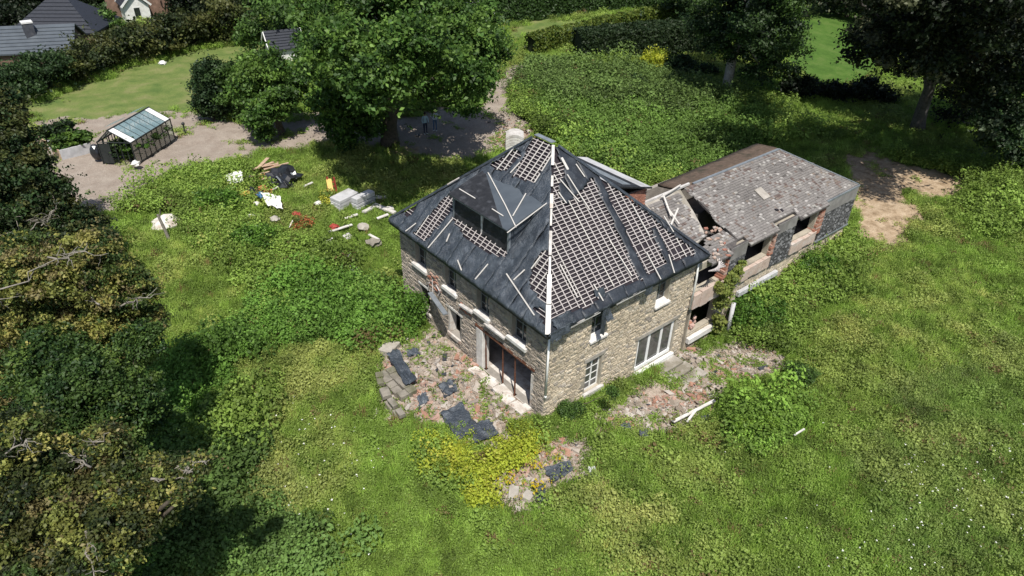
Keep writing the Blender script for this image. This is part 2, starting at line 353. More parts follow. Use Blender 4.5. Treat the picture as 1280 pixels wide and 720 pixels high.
def stones(side, a0, a1, z0, z1, ops, rows, tone, parent, out=.002, hgt=None, lmin=.26, lmax=.55, skipf=None, off=(0, 0)):
    mb = MB(); z = z0; h = (z1-z0)/rows
    while z < z1-.02:
        hh = h*random.uniform(.75, 1.25); hh = min(hh, z1-z); a = a0-random.uniform(0, .2)
        while a < a1:
            L_ = random.uniform(lmin, lmax); p, q_ = max(a, a0), min(a+L_, a1)
            if q_-p > .06 and not any(p < o[1]+.02 and q_ > o[0]-.02 and z < o[3]+.02 and z+hh > o[2]-.02 for o in ops) and not (skipf and skipf((p+q_)/2, z+hh/2)):
                if random.random() < .93:
                    t = tone(); q0 = 1+.22*noise.noise(Vector((p*.45, z*.6, 4)))+.14*noise.noise(Vector((p*1.4, z*.5, 9))); t = (t[0]*q0, t[1]*q0, t[2]*q0*(.97+.05*q0)); g = .012; d = out+random.uniform(.015, .05)
                    c = [WP(side, p+g, -.01, z+g), WP(side, q_-g, -.01, z+g), WP(side, q_-g, -.01, z+hh-g), WP(side, p+g, -.01, z+hh-g)]
                    e = [random.uniform(.0, .02) for _ in range(4)]; j = [random.uniform(.008, .03) for _ in range(4)]
                    f = [WP(side, p+g+j[0], d+e[0], z+g+j[1]*.5), WP(side, q_-g-j[1], d+e[1], z+g+j[2]*.5), WP(side, q_-g-j[2], d+e[2], z+hh-g-j[0]*.5), WP(side, p+g+j[3], d+e[3], z+hh-g-j[1]*.5)]
                    mb.add([tuple(np.add(v, (off[0], off[1], 0))) for v in c+f], [(4, 5, 6, 7), (0, 1, 5, 4), (1, 2, 6, 5), (2, 3, 7, 6), (3, 0, 4, 7)], t)
            a += L_
        z += hh
    return mb.build('stonework', 'stone', parent, kind='stuff')
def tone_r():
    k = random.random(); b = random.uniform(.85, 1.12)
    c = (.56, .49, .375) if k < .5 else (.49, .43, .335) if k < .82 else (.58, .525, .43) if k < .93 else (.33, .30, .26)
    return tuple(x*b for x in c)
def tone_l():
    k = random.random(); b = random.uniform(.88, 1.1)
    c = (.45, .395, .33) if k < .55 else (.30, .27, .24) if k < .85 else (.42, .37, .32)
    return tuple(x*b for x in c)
TH = .42
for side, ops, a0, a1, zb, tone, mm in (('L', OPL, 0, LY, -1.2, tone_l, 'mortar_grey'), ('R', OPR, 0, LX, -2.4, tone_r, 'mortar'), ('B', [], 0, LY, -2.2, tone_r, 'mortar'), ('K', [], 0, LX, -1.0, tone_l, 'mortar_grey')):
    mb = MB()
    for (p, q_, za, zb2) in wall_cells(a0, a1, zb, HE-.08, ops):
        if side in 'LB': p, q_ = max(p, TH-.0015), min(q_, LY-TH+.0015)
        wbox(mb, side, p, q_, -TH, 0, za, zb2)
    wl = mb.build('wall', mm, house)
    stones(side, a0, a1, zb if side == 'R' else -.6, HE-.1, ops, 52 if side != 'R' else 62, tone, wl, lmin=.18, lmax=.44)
# interior: floors and dark inner partition
MB().box(TH, LX-TH, TH, LY-TH, -.16, .0).build('ground_floor', 'interior_floor', house)
MB().box(-.03, TH+.9, 1.0, 4.9, -.3, .006).build('door_sill_slab', 'plaster', house)
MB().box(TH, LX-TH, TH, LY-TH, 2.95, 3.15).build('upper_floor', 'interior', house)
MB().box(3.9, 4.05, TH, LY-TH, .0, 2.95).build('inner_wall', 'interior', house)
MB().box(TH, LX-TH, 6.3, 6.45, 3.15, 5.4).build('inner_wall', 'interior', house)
# large door opening: plaster jambs, rusty lintel, props, threshold
mb = MB(); wbox(mb, 'L', 4.90, 5.45, -TH+.01, .07, -.1, 2.58); mb.build('door_jamb', 'board_white', house, bevel=.02)
mb = MB(); wbox(mb, 'L', .80, .985, -.25, .03, 0.02, 2.3); mb.build('door_jamb', 'plaster', house)
mb = MB(); wbox(mb, 'L', .75, 5.55, -.30, .07, 2.60, 2.68); wbox(mb, 'L', .75, 5.55, .0, .05, 2.685, 2.76); mb.build('steel_lintel', 'rust', house)
for y in (2.25, 3.25, 4.80):
    mb = MB(); x = .04 if y < 4 else .12
    mb.tube([(x, y, 0), (x, y+.03, 1.45)], .045, 8).tube([(x, y+.03, 1.45), (x, y+.05, 2.6)], .032, 8); mb.box(x-.09, x+.09, y-.09, y+.09, 0.0, .02)
    mb.build('steel_prop', 'rust', house)
for k in range(9):
    y = 1.1+k*.48+random.uniform(-.08, .08); mb = MB(); mb.obox((-.38+random.uniform(-.15, .06), y, .03+random.uniform(0, .07)), (random.uniform(.22, .38), random.uniform(-.05, .05), 0), (random.uniform(-.05, .05), .23, 0), (.0, 0.01, .07))
    mb.build('threshold_slab', 'plaster', house, bevel=.01)
# windows
def window(side, a0, a1, z0, z1, nv, nh, fm, gmn, rec=.2, top=True, fw=.06, label=None):
    mb = MB(); wbox(mb, side, a0, a0+fw, -rec-.05, -rec, z0, z1); wbox(mb, side, a1-fw, a1, -rec-.05, -rec, z0, z1)
    wbox(mb, side, a0+fw, a1-fw, -rec-.05, -rec, z0, z0+fw)
    if top: wbox(mb, side, a0+fw, a1-fw, -rec-.05, -rec, z1-fw, z1)
    fr = mb.build('window', fm, house); 
    if label: fr['label'] = label
    for k in range(1, nv):
        a = a0+(a1-a0)*k/nv; m2 = MB(); wbox(m2, side, a-fw*.5, a+fw*.5, -rec-.045, -rec+.006, z0+fw, z1-fw); m2.build('mullion', fm, fr)
    for k in range(1, nh):
        z = z0+(z1-z0)*k/nh; m2 = MB(); wbox(m2, side, a0+fw, a1-fw, -rec-.04, -rec+.003, z-.02, z+.02); m2.build('glazing_bar', fm, fr)
    for k in range(nv):
        p = a0+(a1-a0)*k/nv+.5*fw; q_ = a0+(a1-a0)*(k+1)/nv-.5*fw; m2 = MB(); wbox(m2, side, p, q_, -rec-.03, -rec-.022, z0+fw*.7, z1-fw*.7); m2.build('pane', gmn, fr)
    return fr
for o in OPL[3:]: window('L', o[0], o[1], o[2], o[3], 2, 3, 'grey_frame', 'glass_dark', rec=.26)
for o in OPR[2:]: window('R', o[0], o[1], o[2], o[3], 2, 3, 'grey_frame', 'glass_dark', rec=.26)
window('R', 2.85, 3.95, .15, 2.05, 2, 4, 'white_paint', 'glass_grey', rec=.16, fw=.085, label='white small paned ground floor window')
bw = window('R', 6.82, 9.93, -.5, 1.80, 3, 1, 'white_plastic', 'glass_grey', rec=.10, fw=.19, label='wide white three light window')
mb = MB(); wbox(mb, 'R', 6.9, 9.85, -.10, -.03, -.49, -.28); mb.build('lower_panel', 'white_plastic', bw)
mb = MB(); wbox(mb, 'R', 8.0, 8.7, -.5, -.35, -.2, .35); mb.build('crate_inside', 'concrete_pale', bw)
# lintels and sills
def lint(side, a0, a1, z0, z1, out, m='concrete', name='lintel'):
    mb = MB(); wbox(mb, side, a0, a1, -.15, out, z0, z1); return mb.build(name, m, house, bevel=.01)
lint('R', 2.65, 4.15, 2.26, 2.50, .065); lint('R', 6.55, 10.25, 1.83, 2.06, .065)
lint('R', 2.7, 4.2, -.12, .13, .17, 'sill_stone', 'window_sill'); lint('R', 6.65, 10.05, -.85, -.56, .20, 'white_paint', 'window_sill')
def slope_sill(side, a0, a1, zt, m='sill_stone'):
    mb = MB(); P = [WP(side, a, o, z) for a, o, z in ((a0, -.26, zt+.13), (a1, -.26, zt+.13), (a1, .16, zt-.02), (a0, .16, zt-.02), (a0, -.26, zt-.05), (a1, -.26, zt-.05), (a1, .16, zt-.12), (a0, .16, zt-.12))]
    mb.add(P, [(0, 1, 2, 3), (7, 6, 5, 4), (0, 4, 5, 1), (1, 5, 6, 2), (2, 6, 7, 3), (3, 7, 4, 0)]); return mb.build('window_sill', m, house)
for a0, a1 in ((2.82, 4.05), (7.65, 8.87)): slope_sill('R', a0, a1, 3.6, 'board_white')
for a0, a1 in ((1.35, 2.85), (4.3, 5.6), (7.15, 8.5), (10.05, 11.55)):
    lint('L', a0, a1, 3.46, 3.66, .17, 'board_white', 'window_sill')
for (a0, a1, z, tl) in ((2.95, 4.55, 3.36, .02), (5.65, 6.75, 3.40, -.06)):
    mb = MB(); mb.bar((-.12, a0, z), (-.16, a1, z+tl), .20, .10); mb.build('loose_cornice', 'sill_stone', house)
lint('L', 6.75, 8.3, 2.37, 2.52, .05, 'board_white'); lint('L', 9.8, 11.1, 2.42, 2.56, .05, 'board_white')
lint('L', 6.95, 8.2, .42, .68, .10, 'plaster', 'window_sill'); lint('L', 9.9, 11.05, .55, .73, .10, 'plaster', 'window_sill')
mb = MB(); wbox(mb, 'L', 7.98, 8.14, -TH, .01, .72, 2.34); mb.build('window_reveal', 'plaster', house)
mb = MB(); mb.bar((-.35, 9.4, 2.75), (-.75, 7.3, 2.62), .28, .07); mb.build('hanging_gutter', 'zinc', house)
for k in range(5):
    y = 8.6+random.uniform(-.6, 1.8); mb = MB(); mb.bar((-.1, y, 2.9+random.uniform(0, .7)), (-.18, y+random.uniform(-.5, .2), 2.4+random.uniform(0, .8)), .05, .04); mb.build('broken_lath', 'batten', house)
# floor-band of bare brick patches on the left wall
def brick_patch(side, a0, a1, z0, z1, parent, out=.012, prob=.75, name='brickwork'):
    mb = MB(); z = z0; r = 0
    while z < z1:
        a = a0-(r % 2)*.12
        while a < a1:
            if random.random() < prob:
                t = random.choice([(1, 1, 1), (.8, .8, .8), (1.2, 1.15, 1.1), (1.25, 1.5, 1.6), (1.15, 1.7, 2.0)]); d = out+random.uniform(.02, .06)
                wbox(mb, side, a+.01, a+.23, -.02, d, z+.008, z+.075, t)
            a += .245
        z += .085; r += 1
    return mb.build(name, 'brick_red', parent, kind='stuff')
brick_patch('L', 8.8, 9.9, 2.9, 3.9, house, prob=.35, out=.045); brick_patch('L', 6.0, 7.0, 2.9, 3.35, house, prob=.3, out=.045)

# ---- roof
class Face:
    def __init__(s, O, E, Up, name):      # origin at eave, along-eave unit, up-slope unit
        s.O = np.array(O, float); s.E = np.array(E, float); s.Up = np.array(Up, float); s.Up /= np.linalg.norm(s.Up); s.n = np.cross(s.E, s.Up)
        if s.n[2] < 0: s.n = -s.n
        s.name = name
    def P(s, u, w_, o=0): return s.O+s.E*u+s.Up*w_+s.n*o
EAX = LX+2*OV; EAY = LY+2*OV
FR = Face((-OV, -OV, HE), (1, 0, 0), (0, Y1+OV, HR-HE), 'right'); WR_ = math.hypot(Y1+OV, HR-HE)
FL = Face((-OV, LY+OV, HE), (0, -1, 0), (XR+OV, 0, HR-HE), 'left'); WL_ = math.hypot(XR+OV, HR-HE)
def limR(w_): t = w_/WR_; return (XR+OV)*t, EAX-(LX+OV-XR)*t
def limL(w_): t = w_/WL_; return (LY+OV-Y2)*t, EAY-(Y1+OV)*t
A = lambda x, y, z: (x, y, z)
corners = dict(c0=A(-OV, -OV, HE), c1=A(LX+OV, -OV, HE), c2=A(LX+OV, LY+OV, HE), c3=A(-OV, LY+OV, HE), r1=A(XR, Y1, HR), r2=A(XR, Y2, HR))
mb = MB(); c = corners
for poly in ((c['c0'], c['c1'], c['r1']), (c['c0'], c['r1'], c['r2'], c['c3']), (c['c3'], c['r2'], c['c2']), (c['c1'], c['c2'], c['r2'], c['r1'])):
    mb.add([tuple(np.subtract(p, (0, 0, .03))) for p in poly], [tuple(range(len(poly)))])
mb.build('roof_deck', 'deck', house)
for (p, q_) in (('c0', 'c1'), ('c1', 'c2'), ('c2', 'c3'), ('c3', 'c0')):
    mb = MB(); a_, b_ = np.array(c[p]), np.array(c[q_]); mb.bar(a_-(0, 0, .14), b_-(0, 0, .14), .05, .17); mb.build('fascia', 'dark_metal', house)
mb = MB()
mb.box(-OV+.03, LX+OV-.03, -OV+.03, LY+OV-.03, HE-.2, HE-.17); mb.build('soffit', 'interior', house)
# battens: exposed areas, drawn as outlines measured in the survey image
EXL = [[(517, 293), (563, 239), (579, 248), (531, 304)], [(505, 264), (522, 254), (518, 266), (510, 272)],
       [(612, 208), (647, 187), (652, 194), (633, 216)], [(641, 221), (667, 172), (692, 183), (690, 196), (666, 229)],
       [(563, 272), (574, 270), (604, 288), (638, 311), (633, 324), (610, 316), (585, 300)],
       [(661, 352), (676, 315), (687, 312), (687, 384), (672, 372)], [(667, 384), (676, 384), (687, 398), (687, 410), (676, 398)]]
FTR = [[(693, 176), (712, 190), (746, 212), (728, 236), (708, 256), (700, 250), (697, 236), (703, 222), (706, 207), (698, 200)],
       [(735, 212), (744, 213), (808, 345), (799, 350)], [(812, 285), (817, 283), (848, 338), (840, 345)],
       [(714, 188), (760, 219), (890, 322), (882, 324), (838, 292), (748, 217)], [(686, 400), (698, 396), (708, 404), (712, 420), (690, 428)],
       [(733, 390), (746, 383), (753, 395), (742, 402)]]
def exposed(face, u, w_):
    p = proj(face.P(u, w_, .03)); U0 = np.array([p[0]]); V0 = np.array([p[1]])
    if face is FL: return bool(zone(U0, V0, EXL)[0])
    return not (w_ < .50+.12*math.sin(u*1.7)) and not bool(zone(U0, V0, FTR)[0])
CUBE = MB().obox((0, 0, 0), (.5/S, 0, 0), (0, .5/S, 0), (0, 0, .5/S)).build('roof_batten', 'batten'); cube_me = CUBE.data; bpy.data.objects.remove(CUBE)
cube_w = cube_me.copy(); cube_w.materials[0] = MATS['batten_white']
NB = 0
def batten(face, a, b, wd, th, off, name, me_=None, parent=house):
    global NB; NB += 1
    A_ = face.P(*a, off); B_ = face.P(*b, off); d = B_-A_; L_ = np.linalg.norm(d); d /= L_; t = np.cross(face.n, d)
    o = link(name, me_ or cube_me, parent); M_ = Matrix.Identity(4)
    for k in range(3):
        M_[k][0] = d[k]*L_*S; M_[k][1] = t[k]*wd*S; M_[k][2] = face.n[k]*th*S; M_[k][3] = (A_[k]+B_[k])/2*S
    o.matrix_basis = M_; return o
def runs(face, fixed, lo, hi, horiz, mn=.35):
    out = []; st = None; s = lo
    while s <= hi+1e-6:
        e = exposed(face, s, fixed) if horiz else exposed(face, fixed, s)
        if e and st is None: st = s
        if (not e or s+.1 > hi) and st is not None:
            if s-st > mn: out.append((st, s))
            st = None
        s += .1
    return out
for face, lim, W_ in ((FR, limR, WR_), (FL, limL, WL_)):
    w_ = .25; rows = []
    while w_ < W_-.15:
        lo, hi = lim(w_)
        for (p, q_) in runs(face, w_, lo+.08, hi-.08, True):
            if random.random() < .97:
                batten(face, (p-.03*random.random(), w_+random.uniform(-.012, .012)), (q_+.05*random.random(), w_+random.uniform(-.012, .012)), .034, .028, .062, 'roof_batten')
        w_ += .185
    u = .2; Emax = EAX if face is FR else EAY
    while u < Emax-.15:
        if face is FR: top = u/(XR+OV)*W_ if u < XR+OV else (EAX-u)/(LX+OV-XR)*W_
        else: top = min(W_, u/(LY+OV-Y2)*W_, (EAY-u)/(Y1+OV)*W_)
        for (p, q_) in runs(face, u, .1, top-.05, False):
            batten(face, (u+random.uniform(-.03, .03), p), (u+random.uniform(-.03, .03), q_), .045, .035, .082 if random.random() < .45 else .032, 'counter_batten', cube_w if random.random() < .4 else None)
        u += .41
# felt sheets
def felt(face, lim, W_, u0, u1, test, lift, m='felt', step=.14, name='felt_sheet', seed=0, amp=.035):
    mb = MB(); nu = max(1, int(round((u1-u0)/step))); nw = int(W_/step); ids = {}
    def vid(i, j):
        if (i, j) not in ids:
            u = u0+(u1-u0)*i/nu; w_ = -.10+j*step; lo, hi = lim(max(w_, 0)); u = min(max(u, lo), hi)
            e = noise.noise(Vector((u*1.6+seed, w_*.45, seed)))*amp*2+noise.noise(Vector((u*2.6, w_*3+seed, 0)))*amp+abs(noise.noise(Vector((u*1.1+w_*1.5, w_*.9-u*.4, seed*.2))))*amp*2.2
            if j == 0: e -= .05
            u += .03*noise.noise(Vector((w_*2, u, seed)))
            ids[(i, j)] = len(mb.v); mb.v.append(tuple(face.P(u, w_, lift+e)))
        return ids[(i, j)]
    for i in range(nu):
        for j in range(nw):
            u = u0+(u1-u0)*(i+.5)/nu; w_ = -.10+(j+.5)*step; lo, hi = lim(max(w_, 0))
            if not (lo-.1 < u < hi+.1) or w_ > W_: continue
            if not test(u+.06*noise.noise(Vector((u*3, w_*3, 5))), w_+.06*noise.noise(Vector((u*3, w_*3, 9)))): continue
            mb.f.append((vid(i, j), vid(i+1, j), vid(i+1, j+1), vid(i, j+1))); mb.c.append(W1)
    adj = {}
    for fi, f in enumerate(mb.f):
        for q_ in f: adj.setdefault(q_, []).append(fi)
    left = set(range(len(mb.f))); o = None
    while left:
        st = [left.pop()]; comp = list(st)
        while st:
            for q_ in mb.f[st.pop()]:
                for g_ in adj[q_]:
                    if g_ in left: left.discard(g_); st.append(g_); comp.append(g_)
        if len(comp) < 6: continue
        m3 = MB(); mp = {}
        for fi in comp:
            for q_ in mb.f[fi]:
                if q_ not in mp: mp[q_] = len(m3.v); m3.v.append(mb.v[q_])
            m3.f.append(tuple(mp[q_] for q_ in mb.f[fi])); m3.c.append(W1)
        o = m3.build(name, m, house, smooth=True); s1 = o.modifiers.new('thickness', 'SOLIDIFY'); s1.thickness = .012
    return o
    so = o.modifiers.new('thickness', 'SOLIDIFY'); so.thickness = .012; return o
u = 0; k = 0
while u < EAY:
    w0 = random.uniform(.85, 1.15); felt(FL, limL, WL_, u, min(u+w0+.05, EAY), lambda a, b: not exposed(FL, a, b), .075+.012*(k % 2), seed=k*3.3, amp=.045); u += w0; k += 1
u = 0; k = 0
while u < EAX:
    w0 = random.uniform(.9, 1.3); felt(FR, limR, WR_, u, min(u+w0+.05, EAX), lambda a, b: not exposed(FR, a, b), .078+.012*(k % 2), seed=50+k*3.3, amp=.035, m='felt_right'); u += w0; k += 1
# loose white laths holding the felt, measured ends
def lath(face, uv0, uv1, wd=.06, me_=None, off=.16, name='felt_lath'):
    def hit(u, v):
        d = ray(u, v); O = face.P(0, 0, off); t = ((O-CC)@face.n)/(d@face.n); p = CC+d*t-O; return float(p@face.E), float(p@face.Up)
    return batten(face, hit(*uv0), hit(*uv1), wd, .03, off, name, me_ or cube_w)
for a, b in (((535, 310), (566, 273)), ((558, 302), (562, 292)), ((594, 349), (610, 330)), ((633, 342), (668, 394)), ((642, 350), (656, 337)), ((507, 289), (520, 279)), ((572, 325), (577, 338)),
             ((621, 212), (642, 185)), ((677, 214), (690, 193)), ((668, 228), (675, 217)), ((638, 216), (650, 203)), ((664, 336), (676, 320))):
    lath(FL, a, b)
for a, b in (((700, 224), (724, 252)), ((720, 205), (731, 221)), ((709, 218), (737, 262)), ((698, 240), (708, 254)), ((830, 270), (842, 290)), ((700, 330), (722, 372)), ((762, 300), (790, 345)), ((742, 355), (754, 376)), ((790, 255), (812, 295)), ((808, 315), (826, 349)), ((836, 318), (843, 341))):
    lath(FR, a, b, .055)
lath(FR, (702, 197), (710, 212), .14)
# hip boards
def hip(p0, p1, t0, t1, wd, off=.14, m='board_white', name='hip_board'):
    a_, b_ = np.array(p0), np.array(p1); mb = MB(); mb.bar(a_+(b_-a_)*t0+(0, 0, off), a_+(b_-a_)*t1+(0, 0, off), wd, .035); return mb.build(name, m, house)
for t0_, t1_, w_, o_, m_ in ((-.01, .13, .24, .19, 'board_white'), (.132, .275, .21, .22, 'board_white'), (.28, .37, .11, .17, 'board_white'), (.375, .50, .14, .19, 'sill_stone'), (.53, .62, .10, .16, 'batten_white'), (.62, .70, .16, .19, 'plaster')):
    hip(c['c0'], c['r1'], t0_, t1_, w_, o_, m_)
hip(c['c0'], c['r1'], .74, .80, .12, .18, 'batten_white'); hip(c['c0'], c['r1'], .86, .975, .14, .18)
hip(c['c1'], c['r1'], .0, .97, .3, .13, 'felt', 'hip_felt'); hip(c['c3'], c['r2'], .0, .97, .34, .13, 'felt', 'hip_felt')
hip(c['c3'], c['r2'], .42, .5, .1, .17, 'plaster', 'hip_board')
hip(c['r1'], c['r2'], -.03, 1.03, .3, .12, 'zinc', 'ridge_cap')
# torn felt hanging at the near corner and over the first upstairs window
def rag(pts, m='felt', seed=0, name='torn_felt', parent=house, n=7):
    A_, B_, C_, D_ = [np.array(p, float) for p in pts]; mb = MB()
    for i in range(n+1):
        for j in range(n+1):
            s_, t_ = i/n, j/n; p = A_*(1-s_)*(1-t_)+B_*s_*(1-t_)+C_*s_*t_+D_*(1-s_)*t_
            e = noise.noise(Vector((s_*4+seed, t_*4, seed)))*.14; edge = (noise.noise(Vector((s_*6, seed, t_*6)))*.18 if i in (0, n) or j in (0, n) else 0)
            mb.v.append((p[0]+e*.5+edge, p[1]+e*.5, p[2]+e))
    for i in range(n):
        for j in range(n): k = i*(n+1)+j; mb.f.append((k, k+n+1, k+n+2, k+1)); mb.c.append(W1)
    o = mb.build(name, m, parent); so = o.modifiers.new('thickness', 'SOLIDIFY'); so.thickness = .012; return o
rag([(-.45, -.5, 5.9), (1.0, -.42, 5.95), (.9, -.52, 5.45), (-.3, -.6, 5.35)], seed=1)
rag([(.0, -.2, 6.25), (1.1, -.1, 6.3), (1.3, -.47, 5.8), (.1, -.5, 5.85)], seed=2)
rag([(2.95, .15, 6.5), (3.6, .15, 6.5), (3.75, -.62, 4.95), (3.35, -.58, 4.9)], seed=4)
rag([(3.1, -.47, 5.8), (3.55, -.47, 5.8), (3.3, -.5, 4.1), (3.0, -.5, 4.3)], seed=9, n=5)
rag([(6.0, -.45, 5.8), (6.7, -.45, 5.8), (6.5, -.5, 5.2), (6.2, -.5, 5.25)], seed=6, n=4)
for a0, a1 in ((.95, 2.9), (4.0, 6.1)):
    mb = MB(); mb.bar((a0, -OV-.05, HE-.08), (a1, -OV-.05, HE-.05), .09, .13); mb.build('gutter_board', 'sill_stone', house)
# downpipes
mb = MB(); mb.tube([(-.03, -.14, 5.35), (-.03, -.14, 1.7)], .055, 8); mb.tube([(-.03, -.14, 1.7), (-.03, -.14, 1.55)], .065, 8); mb.build('downpipe', 'white_plastic', house, smooth=True)
mb = MB(); mb.tube([(LX-.05, -.12, 5.4), (LX+.05, -.14, 4.2), (LX-.02, -.14, 2.15)], .06, 8); mb.build('downpipe', 'white_plastic', house, smooth=True)
mb = MB(); mb.tube([(LX-.02, -.14, 2.15), (LX-.04, -.16, 2.0)], .065, 8); mb.build('pipe_shoe', 'dark_metal', house)
# ---- front dormer (shed) : base on roof at x=1.2, eave edge x=.9
dz = lambda x: 8.62+.31*(x-.9)
dorm = MB().bar((1.2, 6.55, 7.3), (1.2, 6.55, 8.62), .14, .12, up=(1, 0, 0)).build('dormer', 'sill_stone', house)
def roofz(x): return HE+(x+OV)*(HR-HE)/(XR+OV)
for yy in (4.35, 8.95):
    mb = MB(); mb.slab([(1.2, yy, roofz(1.2)), (1.2, yy, dz(1.2)-.06), (3.1, yy, dz(3.1)-.06), (3.1, yy, roofz(3.1)-.1)], (0, 1, 0), .06); mb.build('dormer_cheek', 'felt', dorm)
    mb = MB(); mb.bar((1.17, yy+.03, 7.2), (1.17, yy+.03, dz(1.15)), .12, .12, up=(1, 0, 0)); mb.build('corner_post', 'zinc', dorm)
mb = MB(); mb.box(1.75, 1.8, 4.4, 8.95, 7.9, 8.75); mb.build('dormer_back_wall', 'deck', dorm)
for y0, y1, sd in ((4.45, 6.48, 11), (6.62, 8.92, 13)):
    m_ = rag([(1.24, y0, 8.5), (1.24, y1, 8.5), (1.1, y1, 7.25), (1.1, y0, 7.25)], 'felt_dark', sd, 'hanging_felt', dorm, 6)
mb = MB(); mb.slab([(.85, 4.15, dz(.85)), (.85, 9.1, dz(.85)), (3.35, 9.1, dz(3.35)), (3.35, 4.15, dz(3.35))], (0, 0, 1), .07); drf = mb.build('dormer_roof', 'felt_smooth', dorm)
mb = MB(); mb.slab([(.84, 4.5, dz(.84)+.085), (.84, 9.05, dz(.84)+.085), (3.2, 9.05, dz(3.2)+.085), (3.0, 8.6, dz(3.0)+.085)], (0, 0, 1), .012); mb.build('slatted_felt', 'felt_dark', drf)
FD = Face((.85, 9.1, dz(.85)+.12), (0, -1, 0), (1, 0, .31), 'dormer')
def lathd(a, b, wd=.05, off=.0):
    def hit(u, v):
        d = ray(u, v); O = FD.P(0, 0, off); t = ((O-CC)@FD.n)/(d@FD.n); p = CC+d*t-O; return float(p@FD.E), float(p@FD.Up)
    return batten(FD, hit(*a), hit(*b), wd, .03, off, 'felt_lath', cube_w, drf)
for a, b in (((606, 208), (632, 257)), ((632, 257), (645, 284)), ((634, 291), (694, 246)), ((641, 270), (659, 239)), ((574, 236), (594, 248)), ((615, 261), (629, 270)), ((664, 235), (686, 248))): lathd(a, b)
# ---- rear dormer with brick cheek
rd = MB().slab([(11.15, 3.95, 8.0), (11.15, 9.2, 8.0), (7.6, 9.2, 9.05), (7.6, 3.95, 9.05)], (0, 0, 1), .09).build('rear_dormer', 'felt_dark', house)
for k, (y0, y1, x0, x1) in enumerate(((4.0, 9.1, 10.2, 11.1), (4.3, 8.9, 9.0, 9.7), (4.6, 9.1, 8.1, 8.5))):
    zz = lambda x: 8.0+(11.15-x)*(1.05/3.55)+.095
    mb = MB(); mb.slab([(x1, y0, zz(x1)), (x1, y1, zz(x1)), (x0, y1, zz(x0)), (x0, y0, zz(x0))], (0, 0, 1), .012); mb.build('metal_sheet', 'concrete_pale' if k != 1 else 'zinc', rd)
mb = MB(); mb.box(8.0, 11.0, 4.2, 4.35, 5.8, 8.0); ck = mb.build('brick_cheek', 'brick_joint', rd)
mb = MB(); z = 5.9; r = 0
while z < 7.95:
    x = 8.0+(r % 2)*.12
    while x < 10.8:
        t = random.choice([(1, 1, 1), (.85, .85, .85), (1.15, 1.2, 1.2)]); mb.box(x, x+.225, 4.165, 4.21, z, z+.07, t); x += .24
    z += .085; r += 1
mb.build('brickwork', 'brick_red', ck, kind='stuff')
mb = MB(); mb.box(10.85, 11.0, 4.36, 9.0, 5.5, 7.98); mb.build('rear_dormer_front', 'brick_joint', rd)
# ---- steps at the wide window
for k, (x0, x1, y0, y1, z1) in enumerate(((6.6, 10.2, -.85, -.03, -.82), (6.4, 10.5, -1.5, -.80, -.98), (6.1, 10.8, -2.15, -1.45, -1.12))):
    n = 3 if k else 2
    for i in range(n):
        p = x0+(x1-x0)*i/n; q_ = x0+(x1-x0)*(i+1)/n-.03; mb = MB(); j = random.uniform(-.06, .06)
        mb.obox(((p+q_)/2, (y0+y1)/2+j, z1-.35+random.uniform(-.02, .02)), ((q_-p)/2, random.uniform(-.03, .03), 0), (0, (y1-y0)/2, 0), (0, 0.01, .35))
        mb.build('stone_step', 'concrete', house, bevel=.02)

# ================================================================== ANNEX
AX0, AX1, AR, AZ0, AZR = 10.9, 28.4, 4.2, 4.9, 7.0
annex = thing('annex_wing', 'long low derelict wing with slate roof and three empty window openings beside the stone house', 'annex', (11, 0, 0))
sl = (AZR-AZ0)/AR
def arz(x, y): return AZ0+sl*y
# walls
AOP = [(11.2, 13.75, 3.05, 4.40), (11.4, 13.7, .0, 1.93), (15.75, 18.35, 2.95, 4.45), (20.95, 23.6, 2.95, 4.45), (16.0, 19.3, -1.5, .75)]
mb = MB()
for (p, q_, za, zb) in wall_cells(11.29, 28.3, -1.9, 4.85, AOP): mb.box(p, q_, .06, .42, za, zb)
wl = mb.build('wall', 'mortar', annex)
mb = MB(); mb.box(27.9, 28.3, .42, 8.2, -1, 4.8); mb.box(11.3, 28.3, 8.2, 8.5, -1, 4.8); mb.build('rear_wall', 'mortar_grey', annex)
stones('R', 11.35, 28.3, -1.8, 1.9, AOP, 22, tone_r, wl, off=(0, .06))
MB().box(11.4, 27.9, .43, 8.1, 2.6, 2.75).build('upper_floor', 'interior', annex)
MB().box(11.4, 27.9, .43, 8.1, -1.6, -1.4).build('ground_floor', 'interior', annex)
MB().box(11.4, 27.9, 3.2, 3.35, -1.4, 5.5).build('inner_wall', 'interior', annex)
for x in (14.6, 19.6, 24.3): MB().box(x, x+.12, .43, 3.2, 2.75, 4.8).build('partition', 'interior', annex)  # floors and partitions coloured dark to stand for shade inside the openings
# thick broken sills and brick jambs
for (a0, a1, z0, z1) in ((11.1, 13.85, 1.95, 3.02), (15.7, 18.6, 2.0, 2.90), (20.9, 23.9, 2.05, 2.92)):
    n = 4
    for i in range(n):
        p = a0+(a1-a0)*i/n; q_ = a0+(a1-a0)*(i+1)/n; mb = MB(); mb.box(p, q_-.02, -.16+random.uniform(-.03, .03), .40, z0+random.uniform(-.04, .08), z1+random.uniform(-.10, .0)); mb.build('broken_sill', 'sill_pink', annex, bevel=.02)
def jamb(x0, w0, w1, z0, z1, nm='brick'):
    z = z0; r = 0
    while z < z1:
        t = (z-z0)/(z1-z0); w_ = w0+(w1-w0)*t+random.uniform(-.06, .06)
        mb = MB(); col = random.choice([(1, 1, 1), (.9, .9, .9), (1.1, 1.5, 1.7), (1.2, 1.9, 2.3)]); mb.box(x0-w_, x0+.02, -.10-random.uniform(0, .04), .40, z, z+.125, col)
        mb.build(nm, 'brick_red', annex); z += .14; r += 1
